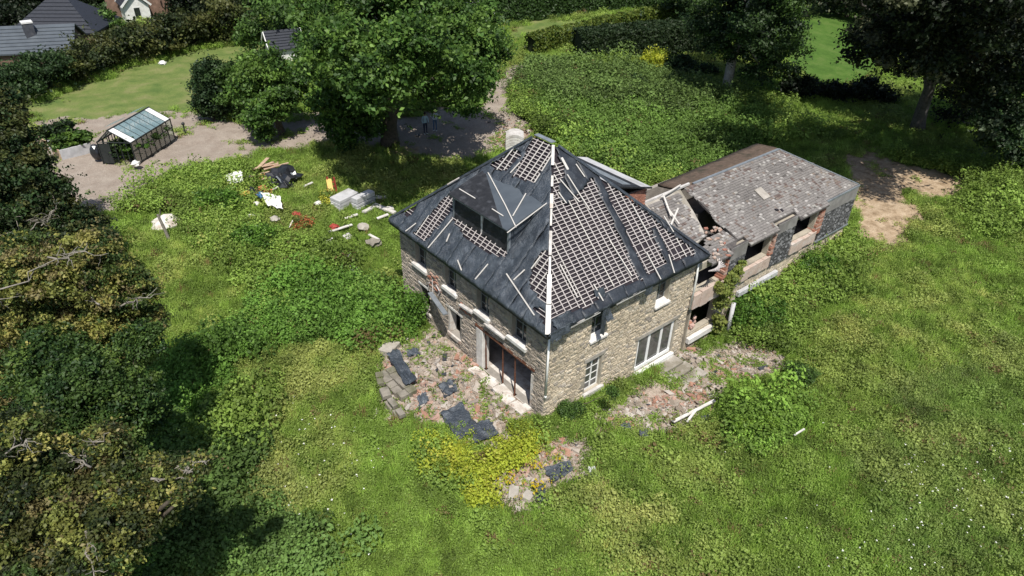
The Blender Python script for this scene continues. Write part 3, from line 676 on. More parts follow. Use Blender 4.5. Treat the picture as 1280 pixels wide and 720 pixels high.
jamb(13.95, .35, .10, 3.05, 4.3); jamb(18.75, .38, .12, 2.95, 4.35); jamb(24.3, .75, .35, 2.6, 4.4)
mb = MB(); mb.box(15.72, 19.9, -.24, -.0, .98, 1.33); mb.build('concrete_beam', 'concrete_pale', annex, bevel=.02)
mb = MB(); mb.box(11.35, 13.9, -.22, .05, -.62, -.22); mb.build('ground_sill', 'board_white', annex, bevel=.03)
for k in range(10):
    mb = MB(); mb.obox((11.8+random.uniform(0, 1.3), .15+random.uniform(0, .5), -.05+random.uniform(0, .5)), (.12, random.uniform(-.05, .05), .02), (0, .08, .03), (0, 0, .06), random.choice([(1, 1, 1), (1.2, 1.8, 2.2)])); mb.build('brick', 'brick_red', annex)
# slate-clad piers
def clad(x0, x1, z0, z1, plainz=None):
    mb = MB(); mb.box(x0, x1, -.05, .055, z0, z1); pr = mb.build('pier', 'slate_bed', annex); m2 = MB(); z = z0; r = 0
    while z < (plainz or z1)-.02:
        x = x0-(r % 2)*.12
        while x < x1:
            p, q_ = max(x, x0), min(x+.24, x1)
            if q_-p > .04 and random.random() < .95:
                g = random.choice([.05, .07, .09, .13, .22]); c_ = (g, g, g*1.02)
                m2.add([(p+.006, -.055, z+.15), (q_-.006, -.055, z+.15), (q_-.006, -.085-random.uniform(0, .02), z), (p+.006, -.085-random.uniform(0, .02), z)], [(3, 2, 1, 0)], c_)
                m2.add([(p+.006, -.052, z), (q_-.006, -.052, z), (q_-.006, -.088, z), (p+.006, -.088, z)], [(0, 1, 2, 3)], (g*.6,)*3)
            x += .25
        z += .115; r += 1
    m2.build('slate_cladding', 'slate_wall', pr, kind='stuff')
    if plainz: MB().box(x0+.01, x1-.01, -.085, -.055, plainz, z1-.02).build('cladding_board', 'clad_board', pr)
clad(13.95, 15.62, 1.9, 4.98, 4.1); clad(18.75, 20.88, 1.9, 4.98, 4.25); clad(24.32, 28.38, 1.95, 4.8, 3.95)
mb = MB(); mb.box(24.2, 28.45, -.13, -.03, 1.84, 1.94); mb.build('clad_flashing', 'zinc', annex)
mb = MB(); mb.box(28.31, 28.36, -.05, 8.2, 1.9, 4.8); mb.build('end_cladding', 'slate_wall', annex)
# roof
def proud(x): return (11.0 < x < 13.9) or (15.75 < x < 18.55) or (20.95 < x < 24.25)
mb = MB()
RX1 = 24.45
tear = lambda y: 14.0+.35*math.sin(y*2.1)+.13*y*.0
mb.slab([(15.0, .3, AZ0+.3*sl), (AX1-.28, .3, AZ0+.3*sl), (RX1, AR, AZR), (14.6, AR, AZR)], (0, 0, 1), -.12)
for a0, a1, y0 in ((15.6, 18.6, -.3), (20.9, 24.25, -.3), (24.26, AX1, 0.0)): mb.slab([(a0, y0, AZ0+y0*sl), (a1, y0, AZ0+y0*sl), (a1-(.27 if a1 == AX1 else 0), .29, AZ0+.29*sl), (a0, .29, AZ0+.29*sl)], (0, 0, 1), -.10)
mb.slab([(11.9, -.3, AZ0-.3*sl), (13.9, -.3, AZ0-.3*sl), (15.0, .3, AZ0+.3*sl), (14.6, 1.2, AZ0+1.2*sl), (13.4, .9, AZ0+.9*sl)], (0, 0, 1), -.08)
mb.slab([(AX1, 0, AZ0), (AX1, 8.4, AZ0), (RX1, AR, AZR)], (0, 0, 1), -.12)
rf = mb.build('roof', 'slate_bed', annex)
def slate_col(x, y):
    n1 = noise.noise(Vector((x*.35, y*.5, 3))); n2 = noise.noise(Vector((x*1.1, y*1.1, 8))); k = random.random()
    rt = max(n1+.16*(x-18)/8+.10*(y-2), 0)
    if k < .07+.16*max(n2, 0): return random.choice([(.36, .345, .325), (.33, .315, .29), (.41, .39, .37)])
    if k < .12+.55*rt+.25*max(n2, 0): return random.choice([(.17, .13, .115), (.20, .165, .14), (.13, .10, .09)])
    g = random.uniform(.19, .245)*(1+.4*n1); return (g, g*.93, g*.88)
def slates(x0f, x1f, y0, y1, parent, z0=AZ0, s_=sl, ex=.165, wd=.21):
    m2 = MB(); y = y0; r = 0; cs = 1/math.sqrt(1+s_*s_)
    while y < y1:
        lo = x0f(y); hi = x1f(y); x = lo-(r % 2)*.13
        while x < hi:
            p, q_ = max(x, lo), min(x+wd, hi)
            wj = random.uniform(-.06, .06); q_ = min(q_+wj, hi)
            if q_-p > .08 and random.random() < .985:
                c_ = slate_col(x, y); l1 = .045+random.uniform(0, .02); l2 = l1+random.uniform(-.008, .012); tw = random.uniform(-.015, .015)
                za = z0+s_*y; zb = z0+s_*(y+ex*1.25)
                l1 += .012; l2 += .012; vs = [(p+.002, y+tw, za+l1), (q_-.002, y-tw, za+l2), (q_-.002, y+ex*1.25, zb+.008), (p+.002, y+ex*1.25, zb+.008), (p+.002, y+tw, za), (q_-.002, y-tw, za)]
                m2.add(vs, [(0, 1, 2, 3), (4, 5, 1, 0), (0, 3, 4), (1, 5, 2)], c_)
            x += wd+wj
        y += ex*cs; r += 1
    return m2.build('slates', 'slate_roof', parent, kind='stuff')
slates(lambda y: 14.9-.08*y+.18*math.sin(y*3), lambda y: AX1-(AX1-RX1)*y/AR, 0.3, AR-.1, rf)
for a0, a1, y0 in ((15.6, 18.6, -.3), (20.9, 24.25, -.3), (24.26, AX1-.1, 0)): slates(lambda y, a=a0: a, lambda y, b=a1: b, y0, .28, rf)
slates(lambda y: 12.1+.5*max(0, y+.1)+.2*math.sin(y*9), lambda y: 13.95 if y < .2 else 14.85-.1*y, -.3, 1.0, rf)
mb = MB(); mb.slab([(15.4, AR-.05, AZR), (RX1, AR-.05, AZR), (RX1, AR+.12, AZR), (15.4, AR+.12, AZR)], (0, 0, 1), .06); mb.build('ridge_cap', 'zinc', annex)
mb = MB(); mb.bar((AX1, 0, AZ0+.05), (RX1, AR, AZR+.05), .16, .03); mb.build('hip_cap', 'zinc', annex)
for a0, a1, yy in ((24.27, 28.45, -.06),): MB().bar((a0, yy, AZ0-.04), (a1, yy, AZ0-.04), .08, .12).build('eave_trim', 'zinc', annex)
p = ony(955, 245, 2.0)
def apt(u, v):
    d = ray(u, v); n = np.array((0, -sl, 1.)); O = np.array((0, 0, AZ0+.10)); return CC+d*(((O-CC)@n)/(d@n))
mb = MB(); mb.slab([apt(943, 238), apt(951, 234), apt(963, 246), apt(955, 250)], (0, 0, 1), .03); mb.build('patch_sheet', 'concrete', rf)
for a_, b_ in (((969, 262), (973, 262)), ((976, 261), (979, 264))):
    q0, q1 = apt(*a_), apt(*b_); mb = MB(); mb.bar(q0, q1, .16, .05); mb.build('painted_hole', 'deck', rf)  # solid near-black bars on the slates paint the dark of small holes
# back slope, brown with moss
bk = [onz(849, 236, 6.95), onz(975, 186, 6.95), onz(946, 179, 6.35), onz(822, 230, 6.35)]
mb = MB(); n_ = 18
for i in range(n_+1):
    for j in range(5):
        a_ = bk[0]+(bk[1]-bk[0])*i/n_; b_ = bk[3]+(bk[2]-bk[3])*i/n_; p = a_+(b_-a_)*j/4; mb.v.append((p[0], p[1], p[2]+.04*noise.noise(Vector(p)*1.5)))
for i in range(n_):
    for j in range(4): k = i*5+j; mb.f.append((k, k+5, k+6, k+1)); mb.c.append(W1)
o = mb.build('back_roof', 'moss_roof', annex, smooth=True); so = o.modifiers.new('thickness', 'SOLIDIFY'); so.thickness = .15
# link roof between house and wing with exposed rafters
mb = MB(); mb.slab([(11.25, .9, AZ0+.9*sl), (13.2, 1.3, AZ0+1.3*sl), (13.7, 2.6, AZ0+2.6*sl), (14.15, AR, AZR), (11.0, AR, AZR)], (0, 0, 1), -.12); lk = mb.build('link_roof', 'concrete', annex)
slates(lambda y: 11.1, lambda y: 13.1+.25*(y-1.3)+.15*math.sin(y*7), 1.2, 3.9, lk, z0=AZ0-.01)
for a_, b_ in (((828, 246), (838, 275)), ((838, 285), (847, 265)), ((833, 262), (848, 285)), ((826, 250), (850, 236)), ((842, 290), (862, 305))):
    mb = MB(); mb.bar(apt(*a_)+(0, 0, .18), apt(*b_)+(0, 0, .25), .10, .06); mb.build('rafter', 'batten_white', annex)
mb = MB(); mb.bar((11.0, AR+.05, AZR+.05), (15.0, AR+.05, AZR+.12), .14, .12); mb.build('parapet_beam', 'sill_stone', annex)
MB().box(14.35, 14.6, .5, 8.2, 4.4, 5.0).build('gable_wall', 'interior', annex)
for k in range(26):   # broken brick and slates at the torn edge
    y = random.uniform(-.3, 1.6); x = 12.9+y*.6+random.uniform(-.5, .9); mb = MB(); z = AZ0+sl*y+.1
    mb.obox((x, y, z), (.10, random.uniform(-.05, .05), 0), (random.uniform(-.03, .03), .055, .015), (0, 0, .035), random.choice([(.9, .9, .95), (1.0, 1.5, 1.7), (1.1, 2.0, 2.5)])); mb.build('brick', 'brick_red', annex)
for k in range(6):
    mb = MB(); mb.bar((11.3+k*.12, -.55-.05*k, 4.75-.02*k), (12.8, -.6+.1*k, 4.55+.06*k), .05, .05); mb.build('broken_lath', 'batten', annex)
mb = MB(); mb.tube([(14.8, -.6, -1.3), (14.9, -.5, .0), (15.15, -.35, .9)], .13, 10); tg = mb.build('fallen_pipe', 'concrete_pale', None, smooth=True); tag(tg, 'pale broken pipe leaning on the wing beside the ivy', 'pipe')
print('buildings', time.time()-T0, 'battens', NB)
# ================================================================== VEGETATION
HV = np.array([math.cos(YAW), math.sin(YAW), 0.0])
def quads(C_, Nn, sz, tints, name, m, parent=None, asp=.62):
    """leaf-sized quads at C_ facing Nn"""
    n = len(C_); Nn = Nn/(np.linalg.norm(Nn, axis=1, keepdims=True)+1e-9)
    r = RNG.normal(size=(n, 3)); t = np.cross(Nn, r); t /= np.linalg.norm(t, axis=1, keepdims=True)+1e-9; b = np.cross(Nn, t)
    s_ = np.asarray(sz).reshape(-1, 1)*np.ones((n, 1))
    fold = Nn*s_*.25
    V = np.stack([C_-t*s_, C_-b*s_*asp+fold, C_+t*s_, C_+b*s_*asp+fold], 1)
    me = bpy.data.meshes.new(name); me.vertices.add(4*n); me.loops.add(4*n); me.polygons.add(n)
    org = np.array(parent['_l']) if parent is not None and '_l' in parent else np.zeros(3)
    me.vertices.foreach_set('co', ((V-org)*S).reshape(-1).astype(np.float32)); me.loops.foreach_set('vertex_index', np.arange(4*n, dtype=np.int32))
    me.polygons.foreach_set('loop_start', np.arange(0, 4*n, 4, dtype=np.int32)); me.polygons.foreach_set('loop_total', np.full(n, 4, np.int32)); me.update()
    a = me.attributes.new('tint', 'FLOAT_COLOR', 'FACE'); a.data.foreach_set('color', np.concatenate([tints, np.ones((n, 1))], 1).astype(np.float32).ravel())
    me.materials.append(MATS[m]); return me
def cloud(lobes, n, leaf, tones, sub=22, up=.5, ragged=.22, fill=.18, sr0=(.20, .40)):
    """leaf positions gathered in clumps over the shells of the lobes"""
    Cs, Ns, Ts = [], [], []; tot = sum(l[1]**2*l[2] if len(l) > 2 else l[1]**2 for l in lobes)
    tones = np.array(tones)
    for l in lobes:
        c = np.array(l[0]); R = l[1]; wz = l[3] if len(l) > 3 else .85; k = int(n*(R*R*(l[2] if len(l) > 2 else 1))/tot)
        ns = max(6, int(sub)); d = RNG.normal(size=(ns, 3)); d[:, 2] += .35; d /= np.linalg.norm(d, axis=1, keepdims=True)
        sc_ = c+d*(R*RNG.uniform(.62, 1.05, (ns, 1)))*np.array([1, 1, wz]); sr = R*RNG.uniform(sr0[0], sr0[1], ns)
        tn = tones[RNG.integers(0, len(tones), ns)]*RNG.uniform(.75, 1.2, (ns, 1))
        pick = RNG.integers(0, ns, k); e = RNG.normal(size=(k, 3)); e[:, 2] += .45; e /= np.linalg.norm(e, axis=1, keepdims=True)
        rr = sr[pick][:, None]*(1-ragged+RNG.normal(size=(k, 1))*ragged)
        P_ = sc_[pick]+e*rr*np.array([1.3, 1.3, .52])
        inner = RNG.random(k) < fill
        P_[inner] = c+RNG.normal(size=(inner.sum(), 3))*R*.45
        Nn = e*.6+np.array([0, 0, up])+RNG.normal(size=(k, 3))*.45
        Cs.append(P_); Ns.append(Nn); Ts.append(tn[pick]*RNG.uniform(.8, 1.2, (k, 1)))
    return np.concatenate(Cs), np.concatenate(Ns), np.concatenate(Ts)
NGS = {}
def inst_object(name, label, proto_me, pts, scl, rot, tint, m=None, parent=None, cat=None, part=False):
    me = bpy.data.meshes.new(name); me.vertices.add(len(pts)); me.vertices.foreach_set('co', (pts*S).astype(np.float32).ravel())
    a = me.attributes.new('scl', 'FLOAT_VECTOR', 'POINT'); a.data.foreach_set('vector', scl.astype(np.float32).ravel())
    a = me.attributes.new('rot', 'FLOAT_VECTOR', 'POINT'); a.data.foreach_set('vector', rot.astype(np.float32).ravel())
    a = me.attributes.new('tint', 'FLOAT_COLOR', 'POINT'); a.data.foreach_set('color', np.concatenate([tint, np.ones((len(pts), 1))], 1).astype(np.float32).ravel())
    o = link(name, me, parent); proto = bpy.data.objects.new(name+'_clump', proto_me)
    key_ = proto_me.name
    if key_ in NGS: md = o.modifiers.new('scatter', 'NODES'); md.node_group = NGS[key_]; g = None
    if key_ in NGS:
        if not part: o['kind'] = 'stuff'; o['label'] = label; o['category'] = cat or 'plants'
        return o
    g = bpy.data.node_groups.new(name, 'GeometryNodeTree'); g.interface.new_socket('Geometry', in_out='INPUT', socket_type='NodeSocketGeometry'); g.interface.new_socket('Geometry', in_out='OUTPUT', socket_type='NodeSocketGeometry')
    N = g.nodes; L = g.links; gi = N.new('NodeGroupInput'); go = N.new('NodeGroupOutput'); ip = N.new('GeometryNodeInstanceOnPoints'); oi = N.new('GeometryNodeObjectInfo'); oi.inputs[0].default_value = proto
    def attr(nm):
        x = N.new('GeometryNodeInputNamedAttribute'); x.data_type = 'FLOAT_VECTOR'; x.inputs[0].default_value = nm; return x.outputs[0]
    L.new(gi.outputs[0], ip.inputs['Points']); L.new(oi.outputs['Geometry'], ip.inputs['Instance']); L.new(attr('scl'), ip.inputs['Scale'])
    er = N.new('FunctionNodeEulerToRotation'); L.new(attr('rot'), er.inputs[0]); L.new(er.outputs[0], ip.inputs['Rotation']); L.new(ip.outputs[0], go.inputs[0])
    md = o.modifiers.new('scatter', 'NODES'); md.node_group = g; NGS[key_] = g
    if not part: o['kind'] = 'stuff'; o['label'] = label; o['category'] = cat or 'plants'
    return o
SPR = {}
def crown_inst(C_, N_, T_, leaf, root, name='crown', k=7, frac=.15):
    lf_ = leaf*.85; n = int(len(C_)*frac); ix = RNG.permutation(len(C_))[:n]
    P_ = np.repeat(C_[ix], k, 0)+RNG.normal(size=(n*k, 3))*lf_*np.array([1.5, 1.5, .9]); N2 = np.repeat(N_[ix]/np.linalg.norm(N_[ix], axis=1, keepdims=True), k, 0)*.8+RNG.normal(size=(n*k, 3))*.5
    T2 = np.clip(np.repeat(T_[ix], k, 0)*RNG.uniform(.72, 1.25, (n*k, 1))*1.75, 0, .6)
    return link(name, quads(P_, N2, lf_*RNG.uniform(.55, 1.2, n*k), T2, name, 'leaf', root), root)
def wobble(a, b, n=5, amp=.25, sag=0):
    a = np.array(a, float); b = np.array(b, float); L_ = np.linalg.norm(b-a); out = []
    for i in range(n+1):
        t = i/n; p = a+(b-a)*t+RNG.normal(size=3)*amp*L_*.12*math.sin(math.pi*t); p[2] += sag*math.sin(math.pi*t)*L_*.15; out.append(p)
    return out
def tree(label, base, lobes, n, leaf, tones, trunk=.35, bark='bark', cat='tree', name='broadleaf_tree', group=None, dead=0, sub=22, lean=(0, 0), deadcol='dead_wood', fill=.18, trunktop=.6, ragged=.22, sr0=(.20, .40)):
    """base: point; lobes: (u, v, radius px[, depth shift][, weight]) in the upright plane through the base"""
    B = np.array(base, float); W3 = []
    for l in lobes:
        d = ray(l[0], l[1]); dd = l[3] if len(l) > 3 else 0; p = CC+d*(((B-CC)@HV+dd)/(d@HV)); W3.append((p, l[2]/CF*depth(p)))
    root = thing(name, label, cat, B, group)
    C_, N_, T_ = cloud(W3, n, leaf, tones, sub=sub, fill=fill, ragged=ragged, sr0=sr0)
    ok = C_[:, 2] > H(C_[:, 0], C_[:, 1])+.1; C_, N_, T_ = C_[ok], N_[ok], T_[ok]
    crown_inst(C_, N_, T_, leaf, root)
    cen = sum(p*r for p, r in W3)/sum(r for p, r in W3)+HV*.8
    top = np.array([B[0]+(cen[0]-B[0])*.5+lean[0], B[1]+(cen[1]-B[1])*.5+lean[1], B[2]+(cen[2]-B[2])*trunktop])
    mb = MB(); pts = wobble(B-(0, 0, .4), top, 5, .2); mb.tube(pts, [trunk*(1.35, 1.0, .9, .82, .75, .68)[i] for i in range(6)], 10)
    mb.build('trunk', bark, root, smooth=True)
    for p, r in W3:
        mb = MB(); e = p+(p-top)*.05; mb.tube(wobble(top-(0, 0, .3), e, 5, .22), [trunk*k for k in (.55, .42, .34, .26, .18, .08)], 7); mb.build('limb', bark, root, smooth=True)
    for k in range(dead):
        p, r = W3[RNG.integers(len(W3))]; mb = MB(); a = p+RNG.normal(size=3)*r*.3-HV*r*.75+np.array([0, 0, r*.45])
        d = RNG.normal(size=3); d = d-HV*abs(d@HV)*1.3; d[2] = abs(d[2])*.5+.1; d /= np.linalg.norm(d); tip = p+d*r*RNG.uniform(1.2, 2.1); q_ = wobble(a, tip, 7, .6)
        mb.tube(q_, np.linspace(.042, .010, 8), 5)
        for j in range(8):
            i = RNG.integers(1, 7); s0 = q_[i]; dd = d*.5+RNG.normal(size=3)*.6; e = s0+dd/np.linalg.norm(dd)*r*RNG.uniform(.2, .5); mb.tube(wobble(s0, e, 4, .7), np.linspace(.022, .006, 5), 4)
        mb.build('dead_branch', deadcol, root, smooth=True)
    return root
def under(u, v, z):
    p = onz(u, v, z); return np.array([p[0], p[1], float(H(p[0], p[1]))])
OAK = [(.040, .084, .015), (.060, .112, .020), (.082, .140, .026), (.028, .06, .012)]
DARK = [(.014, .030, .010), (.020, .040, .014), (.028, .052, .016)]
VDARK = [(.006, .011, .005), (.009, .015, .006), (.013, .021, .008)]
OLIVE = [(.150, .158, .038), (.11, .125, .030), (.19, .175, .050), (.05, .075, .018), (.13, .11, .045), (.035, .06, .016)]
BLUEG = [(.032, .062, .014), (.048, .084, .020), (.018, .04, .011), (.066, .104, .022)]
MIDG = [(.045, .085, .018), (.06, .11, .022), (.035, .065, .016)]
OLDK = [(.03, .04, .014), (.045, .055, .016), (.065, .07, .02), (.02, .03, .011)]
tree('huge spreading oak shading the gravel yard behind the house', G(487, 180), [(480, 10, 75, 2), (415, 40, 45, -1), (560, 50, 50), (445, 95, 48, -3), (520, 100, 40, -4), (480, 60, 65, 3), (600, 60, 36, 2), (412, 135, 28, -4), (455, 150, 24, -2), (585, 125, 24, -2), (430, 172, 16, -2), (545, 5, 55, 5), (435, 70, 50, -11), (520, 65, 50, -12), (580, 95, 34, -10), (470, 105, 38, -14), (400, 75, 30, -7), (600, 100, 20, -6)], 120000, .20, OAK, .75, sub=60, sr0=(.14, .3), ragged=.3, name='oak_tree')
tree('broadleaf tree with drooping branches over the drive left of the oak', G(352, 168), [(330, 92, 28, 1), (345, 128, 22, -1), (322, 146, 16, -2), (312, 115, 20), (362, 108, 20, 1), (330, 165, 10, -2)], 26000, .19, OAK, .35, sub=24)
tree('dark conical evergreen beside the lawn at the drive edge', G(266, 150), [(263, 92, 17), (262, 112, 20), (265, 132, 19), (285, 125, 16)], 15000, .17, DARK, .2, name='evergreen_tree')
tree('yellow green bushy tree between the dark evergreen and the drive', G(296, 150), [(295, 95, 17), (290, 115, 18), (308, 90, 15), (300, 130, 15)], 12000, .18, MIDG, .2, name='bushy_tree')
bk_ = [((330, 72), [(335, 25, 30), (318, 45, 20), (350, 50, 20)], MIDG, 'rounded mid green tree at the top end of the left lawn'),
       ((295, 55), [(290, 20, 28), (275, 35, 20), (305, 40, 16)], OLDK, 'dense tree closing the hedge row before the rounded green tree'),
       ((395, 42), [(385, 8, 32), (360, 20, 24), (410, 25, 18)], OAK, 'dark green tree behind the small slate roof'),
       ((250, 57), [(245, 33, 22), (232, 43, 18)], OLDK, 'olive green tree in the hedge row, nearest right of the brick house'),
       ((215, 67), [(210, 40, 22), (198, 50, 18)], OLDK, 'olive tree in the hedge row right below the brick house porch'),
       ((178, 77), [(172, 50, 23), (160, 60, 18)], OLDK, 'olive tree in the hedge row left of the porch'),
       ((140, 87), [(135, 63, 24), (122, 71, 18)], OLDK, 'darker tree in the middle of the hedge row along the lawn'),
       ((100, 101), [(98, 73, 25), (84, 83, 20)], OLDK, 'tree in the hedge row right of the long grey roof'),
       ((62, 114), [(58, 85, 25), (42, 95, 20)], DARK, 'dark tree in the hedge row below the roof with the chimney'),
       ((22, 127), [(22, 100, 26), (2, 103, 24)], DARK, 'dark tree at the left end of the hedge row'),
       ((640, 75), [(606, 35, 22), (608, 60, 14), (600, 20, 22)], OAK, 'light leaved tree right behind the oak beside the path'),
       ((120, 55), [(120, 32, 20), (138, 38, 16)], MIDG, 'bright round tree between the hip roof and the brick house'),
       ((60, 22), [(60, 0, 28), (20, 5, 30)], VDARK, 'blackish tree at the far top left corner'),
       ((20, 50), [(15, 30, 25), (42, 36, 14)], VDARK, 'blackish tree above the long grey roof'),
       ((140, 15), [(120, -5, 25), (100, 8, 20)], VDARK, 'blackish tree behind the bright round tree'),
       ((232, 22), [(240, -5, 26), (225, 8, 16)], VDARK, 'dark tree right beside the brick house'),
       ((440, 20), [(470, -25, 36), (430, -20, 30)], DARK, 'dark tree rising behind the oak'),
       ((1010, 20), [(1000, -12, 30), (985, 0, 20)], DARK, 'dark tree at the far edge of the right lawn'),
       ((1060, 22), [(1065, -8, 28), (1040, -2, 22)], DARK, 'low branched tree behind the sunlit right lawn'),
       ((1110, 40), [(1120, 0, 36), (1105, 15, 25)], VDARK, 'black green tree at the right lawn corner'),
       ((880, 40), [(870, -10, 36), (850, -15, 30)], DARK, 'dark tree behind the yellow green hedge end'),
       ((1180, 50), [(1170, -10, 45), (1210, 10, 40)], VDARK, 'black green tree far behind the right hand trunk'),
       ((1260, 70), [(1250, 10, 50), (1285, 30, 40)], VDARK, 'black green tree in the top right corner'),
       ((1080, 130), [(1080, 112, 16), (1055, 118, 12), (1105, 118, 14)], VDARK, 'low black bush in the shade below the right lawn'),
       ((1020, 125), [(1010, 110, 14), (990, 108, 12), (1035, 114, 13)], VDARK, 'low dark bush between the birch and the right trunk'),
       ]
WOOD = ['dark wood tree in the very left corner', 'dark wood tree above the grey roof chimney', 'dark wood tree directly above the hipped roof', 'dark wood tree right of the hipped roof', 'dark wood tree left of the brick house gable',
  'dark wood tree a little right of the brick house', 'dark wood tree behind the hedge row end', 'dark wood tree above the rounded green tree', 'dark wood tree above the small garden building', 'dark wood tree straight behind the oak top',
  'dark wood tree behind the large slate roof', 'dark wood tree left of the white cottage gable', 'dark wood tree over the left end of the tall clipped hedge', 'dark wood tree over the middle of the tall clipped hedge', 'dark wood tree over the right part of the tall clipped hedge', 'dark wood tree left of the birch crown',
  'dark wood tree right of the birch crown', 'dark wood tree above the sunlit right lawn', 'dark wood tree at the right end of the sunlit lawn', 'dark wood tree left behind the pale footed trunk', 'dark wood tree right behind the pale footed trunk', 'dark wood tree between that trunk and the right edge', 'dark wood tree in the right corner', 'dark wood tree beyond the right edge tree']
for k_, (bu, bv) in enumerate(((0, 14), (40, 8), (75, 4), (110, 14), (150, 2), (270, 12), (310, 8), (350, 6), (400, 5), (500, 12), (560, 6), (590, 12), (660, 2), (720, 0), (780, -2), (840, 2), (960, 8), (1040, 4), (1090, 14), (1140, 22), (1200, 30), (1240, 36), (1290, 44), (1320, 70))):
    bk_.append(((bu, bv), [(bu, bv-26, 30), (bu+18, bv-12, 22), (bu-16, bv-14, 20)], VDARK if k_ % 3 else DARK, None))
for (b, lo_, tn, lb) in bk_:
    Bp = G(*b); dd = depth(Bp)
    if lb is None: lb = WOOD.pop(0)+' on the top edge'; gp_ = 'far dark wood trees'
    else: gp_ = 'trees around the far gardens'
    tree(lb, Bp, lo_, 4600, .26 if dd > 75 else .2, tn, .3, group=gp_, sub=20)
tree('tall birch with pale bare lower trunk at the edge of the shade', G(905, 117), [(925, 42, 36, 0), (893, 15, 36, 1), (950, 82, 26, -1), (930, -15, 40, 1), (972, 58, 28), (962, 15, 34, 1), (985, 95, 16), (900, 50, 22), (960, 40, 45, -6), (950, -50, 50, -6), (1010, -60, 45, -5)], 52000, .19, DARK+MIDG[:1], .55, bark='bark_pale', sub=26, name='birch_tree', trunktop=.8)
tree('tall dark tree with pale trunk foot and drooping branches at the top right', G(1146, 165), [(1190, 45, 55, 0), (1150, 5, 60, 2), (1235, 60, 48, -1), (1120, -25, 50, 2), (1250, 5, 60), (1195, 95, 30, -2), (1160, 60, 35, 1), (1280, 60, 45), (1180, 20, 70, -10), (1260, 40, 70, -12), (1120, 30, 45, -8), (1150, 55, 50, -13), (1225, 85, 55, -8), (1085, 60, 32, -9), (1200, 130, 30, 1), (1065, -45, 45, -6), (1100, -30, 60, -14), (1200, -25, 70, -16), (1275, 0, 60, -18), (1040, -40, 45, -12)], 125000, .20, VDARK+VDARK+[(.07, .075, .04)], 0.6, bark='bark_shaded', sub=30, trunktop=.7)
tree('grey green tree at the right edge with hanging lit branches', G(1296, 215), [(1268, 125, 34, -1), (1252, 165, 26, -2), (1288, 85, 40, 1), (1282, 185, 26, -1), (1235, 150, 14, -3)], 30000, .19, DARK+[(.06, .08, .045), (.045, .062, .035)], .5, sub=24)
L1 = under(50, 230, 7)
tree('dark broadleaf tree at the left edge below the vegetable beds', L1, [(-5, 165, 40, 1), (22, 215, 40, 0), (58, 250, 34, 0), (15, 280, 52, -1), (95, 288, 32, 0), (130, 303, 18, -1), (5, 130, 22, 2), (62, 290, 35, -1)], 80000, .13, DARK+OLDK, .5, dead=8, sub=70, sr0=(.12, .26), ragged=.3)
L2 = under(70, 380, 8)
tree('yellowing half dead tree with bare grey branches on the left slope', L2, [(35, 350, 62, 0), (105, 335, 50, 1), (150, 365, 42, 1), (55, 430, 60, -1), (15, 480, 55, -2), (118, 415, 42, 0), (180, 400, 24, 1)], 120000, .09, OLIVE, .45, dead=14, sub=110, fill=.12, sr0=(.09, .2), ragged=.35)
L3 = under(120, 500, 6)
tree('dense deep green tree between the two yellowing trees on the left', L3, [(100, 490, 58, 0), (160, 500, 38, 0), (70, 540, 46, -1), (178, 425, 24, 2), (150, 548, 30, -1), (60, 450, 45, 1), (190, 520, 20, 1), (120, 440, 34, 3), (30, 500, 40, 1)], 110000, .09, BLUEG, .4, sub=80, sr0=(.13, .26), ragged=.3)
L4 = under(90, 640, 7)
tree('large ragged tree with brownish leaves and dead limbs in the bottom left corner', L4, [(55, 640, 75, 0), (150, 615, 48, 1), (15, 570, 55, 1), (210, 592, 26, 1), (60, 700, 50, -1), (125, 680, 46, -1), (165, 650, 34, 0), (-10, 700, 70, -1), (245, 582, 14, 0), (195, 640, 24, 1), (232, 618, 15, 0), (130, 560, 30, 2)], 120000, .082, OLIVE+OLDK, .28, dead=16, sub=110, fill=.12, sr0=(.09, .2), ragged=.35)
tree('bright green shrub in the hollow below the ragged left tree', under(130, 700, 1), [(110, 700, 40, 0), (60, 715, 35, 0), (160, 705, 30, 0)], 12000, .09, MIDG, .1, cat='shrub', name='shrub')
# shrubs near the house
def bush(label, u, v, r, n, leaf, tones, hgt=1.0, extra=(), name='shrub'):
    B = G(u, v); lob = [(u, v-r*.55*hgt, r)]+list(extra)
    return tree(label, B, lob, n, leaf, tones, .06, cat='shrub', name=name, sub=26, fill=.3)
BRI = [(.06, .125, .018), (.08, .155, .022), (.045, .095, .016)]
YEL = [(.16, .20, .025), (.2, .23, .03), (.12, .17, .025)]
bush('bushy young tree growing against the left wall of the stone house', 514, 408, 15, 7000, .09, BRI, 1.2, [(520, 378, 12), (505, 400, 12)])
bush('round bright yellow shrub beside the dark hedge at the back', 817, 84, 15, 7000, .13, [(.26, .29, .025), (.30, .32, .03), (.20, .25, .025)], 1.0)
bush('dense green thicket below the annex wing beside the fallen pipe', 938, 408, 26, 12000, .08, BRI, 1.0, [(965, 390, 20), (925, 388, 15)])
bush('tall shrub right of the thicket under the annex openings', 1010, 350, 22, 9000, .08, BRI, 1.0, [(1035, 335, 16), (985, 362, 16)])
bush('yellow green leafy shrub on the slope right of the rubble', 945, 546, 15, 8000, .07, [(.10, .17, .02), (.13, .20, .025)], 1.0, [(925, 530, 11), (962, 533, 12)])
bush('dark green shrub beside the rubble slope', 1000, 480, 17, 7000, .07, MIDG, 1.0)
bush('small shrub at the near corner of the stone house', 645, 538, 9, 4500, .06, YEL, 1.0, [(657, 533, 8), (632, 545, 7)])
bush('low green shrub growing under the paned window', 708, 520, 12, 5000, .06, MIDG, 1.0, [(722, 512, 8), (765, 490, 7)])
bush('yellow green shrub spilling below the broken terrace', 578, 600, 10, 6000, .055, YEL, .6, [(598, 606, 9), (552, 582, 8), (614, 620, 8)])
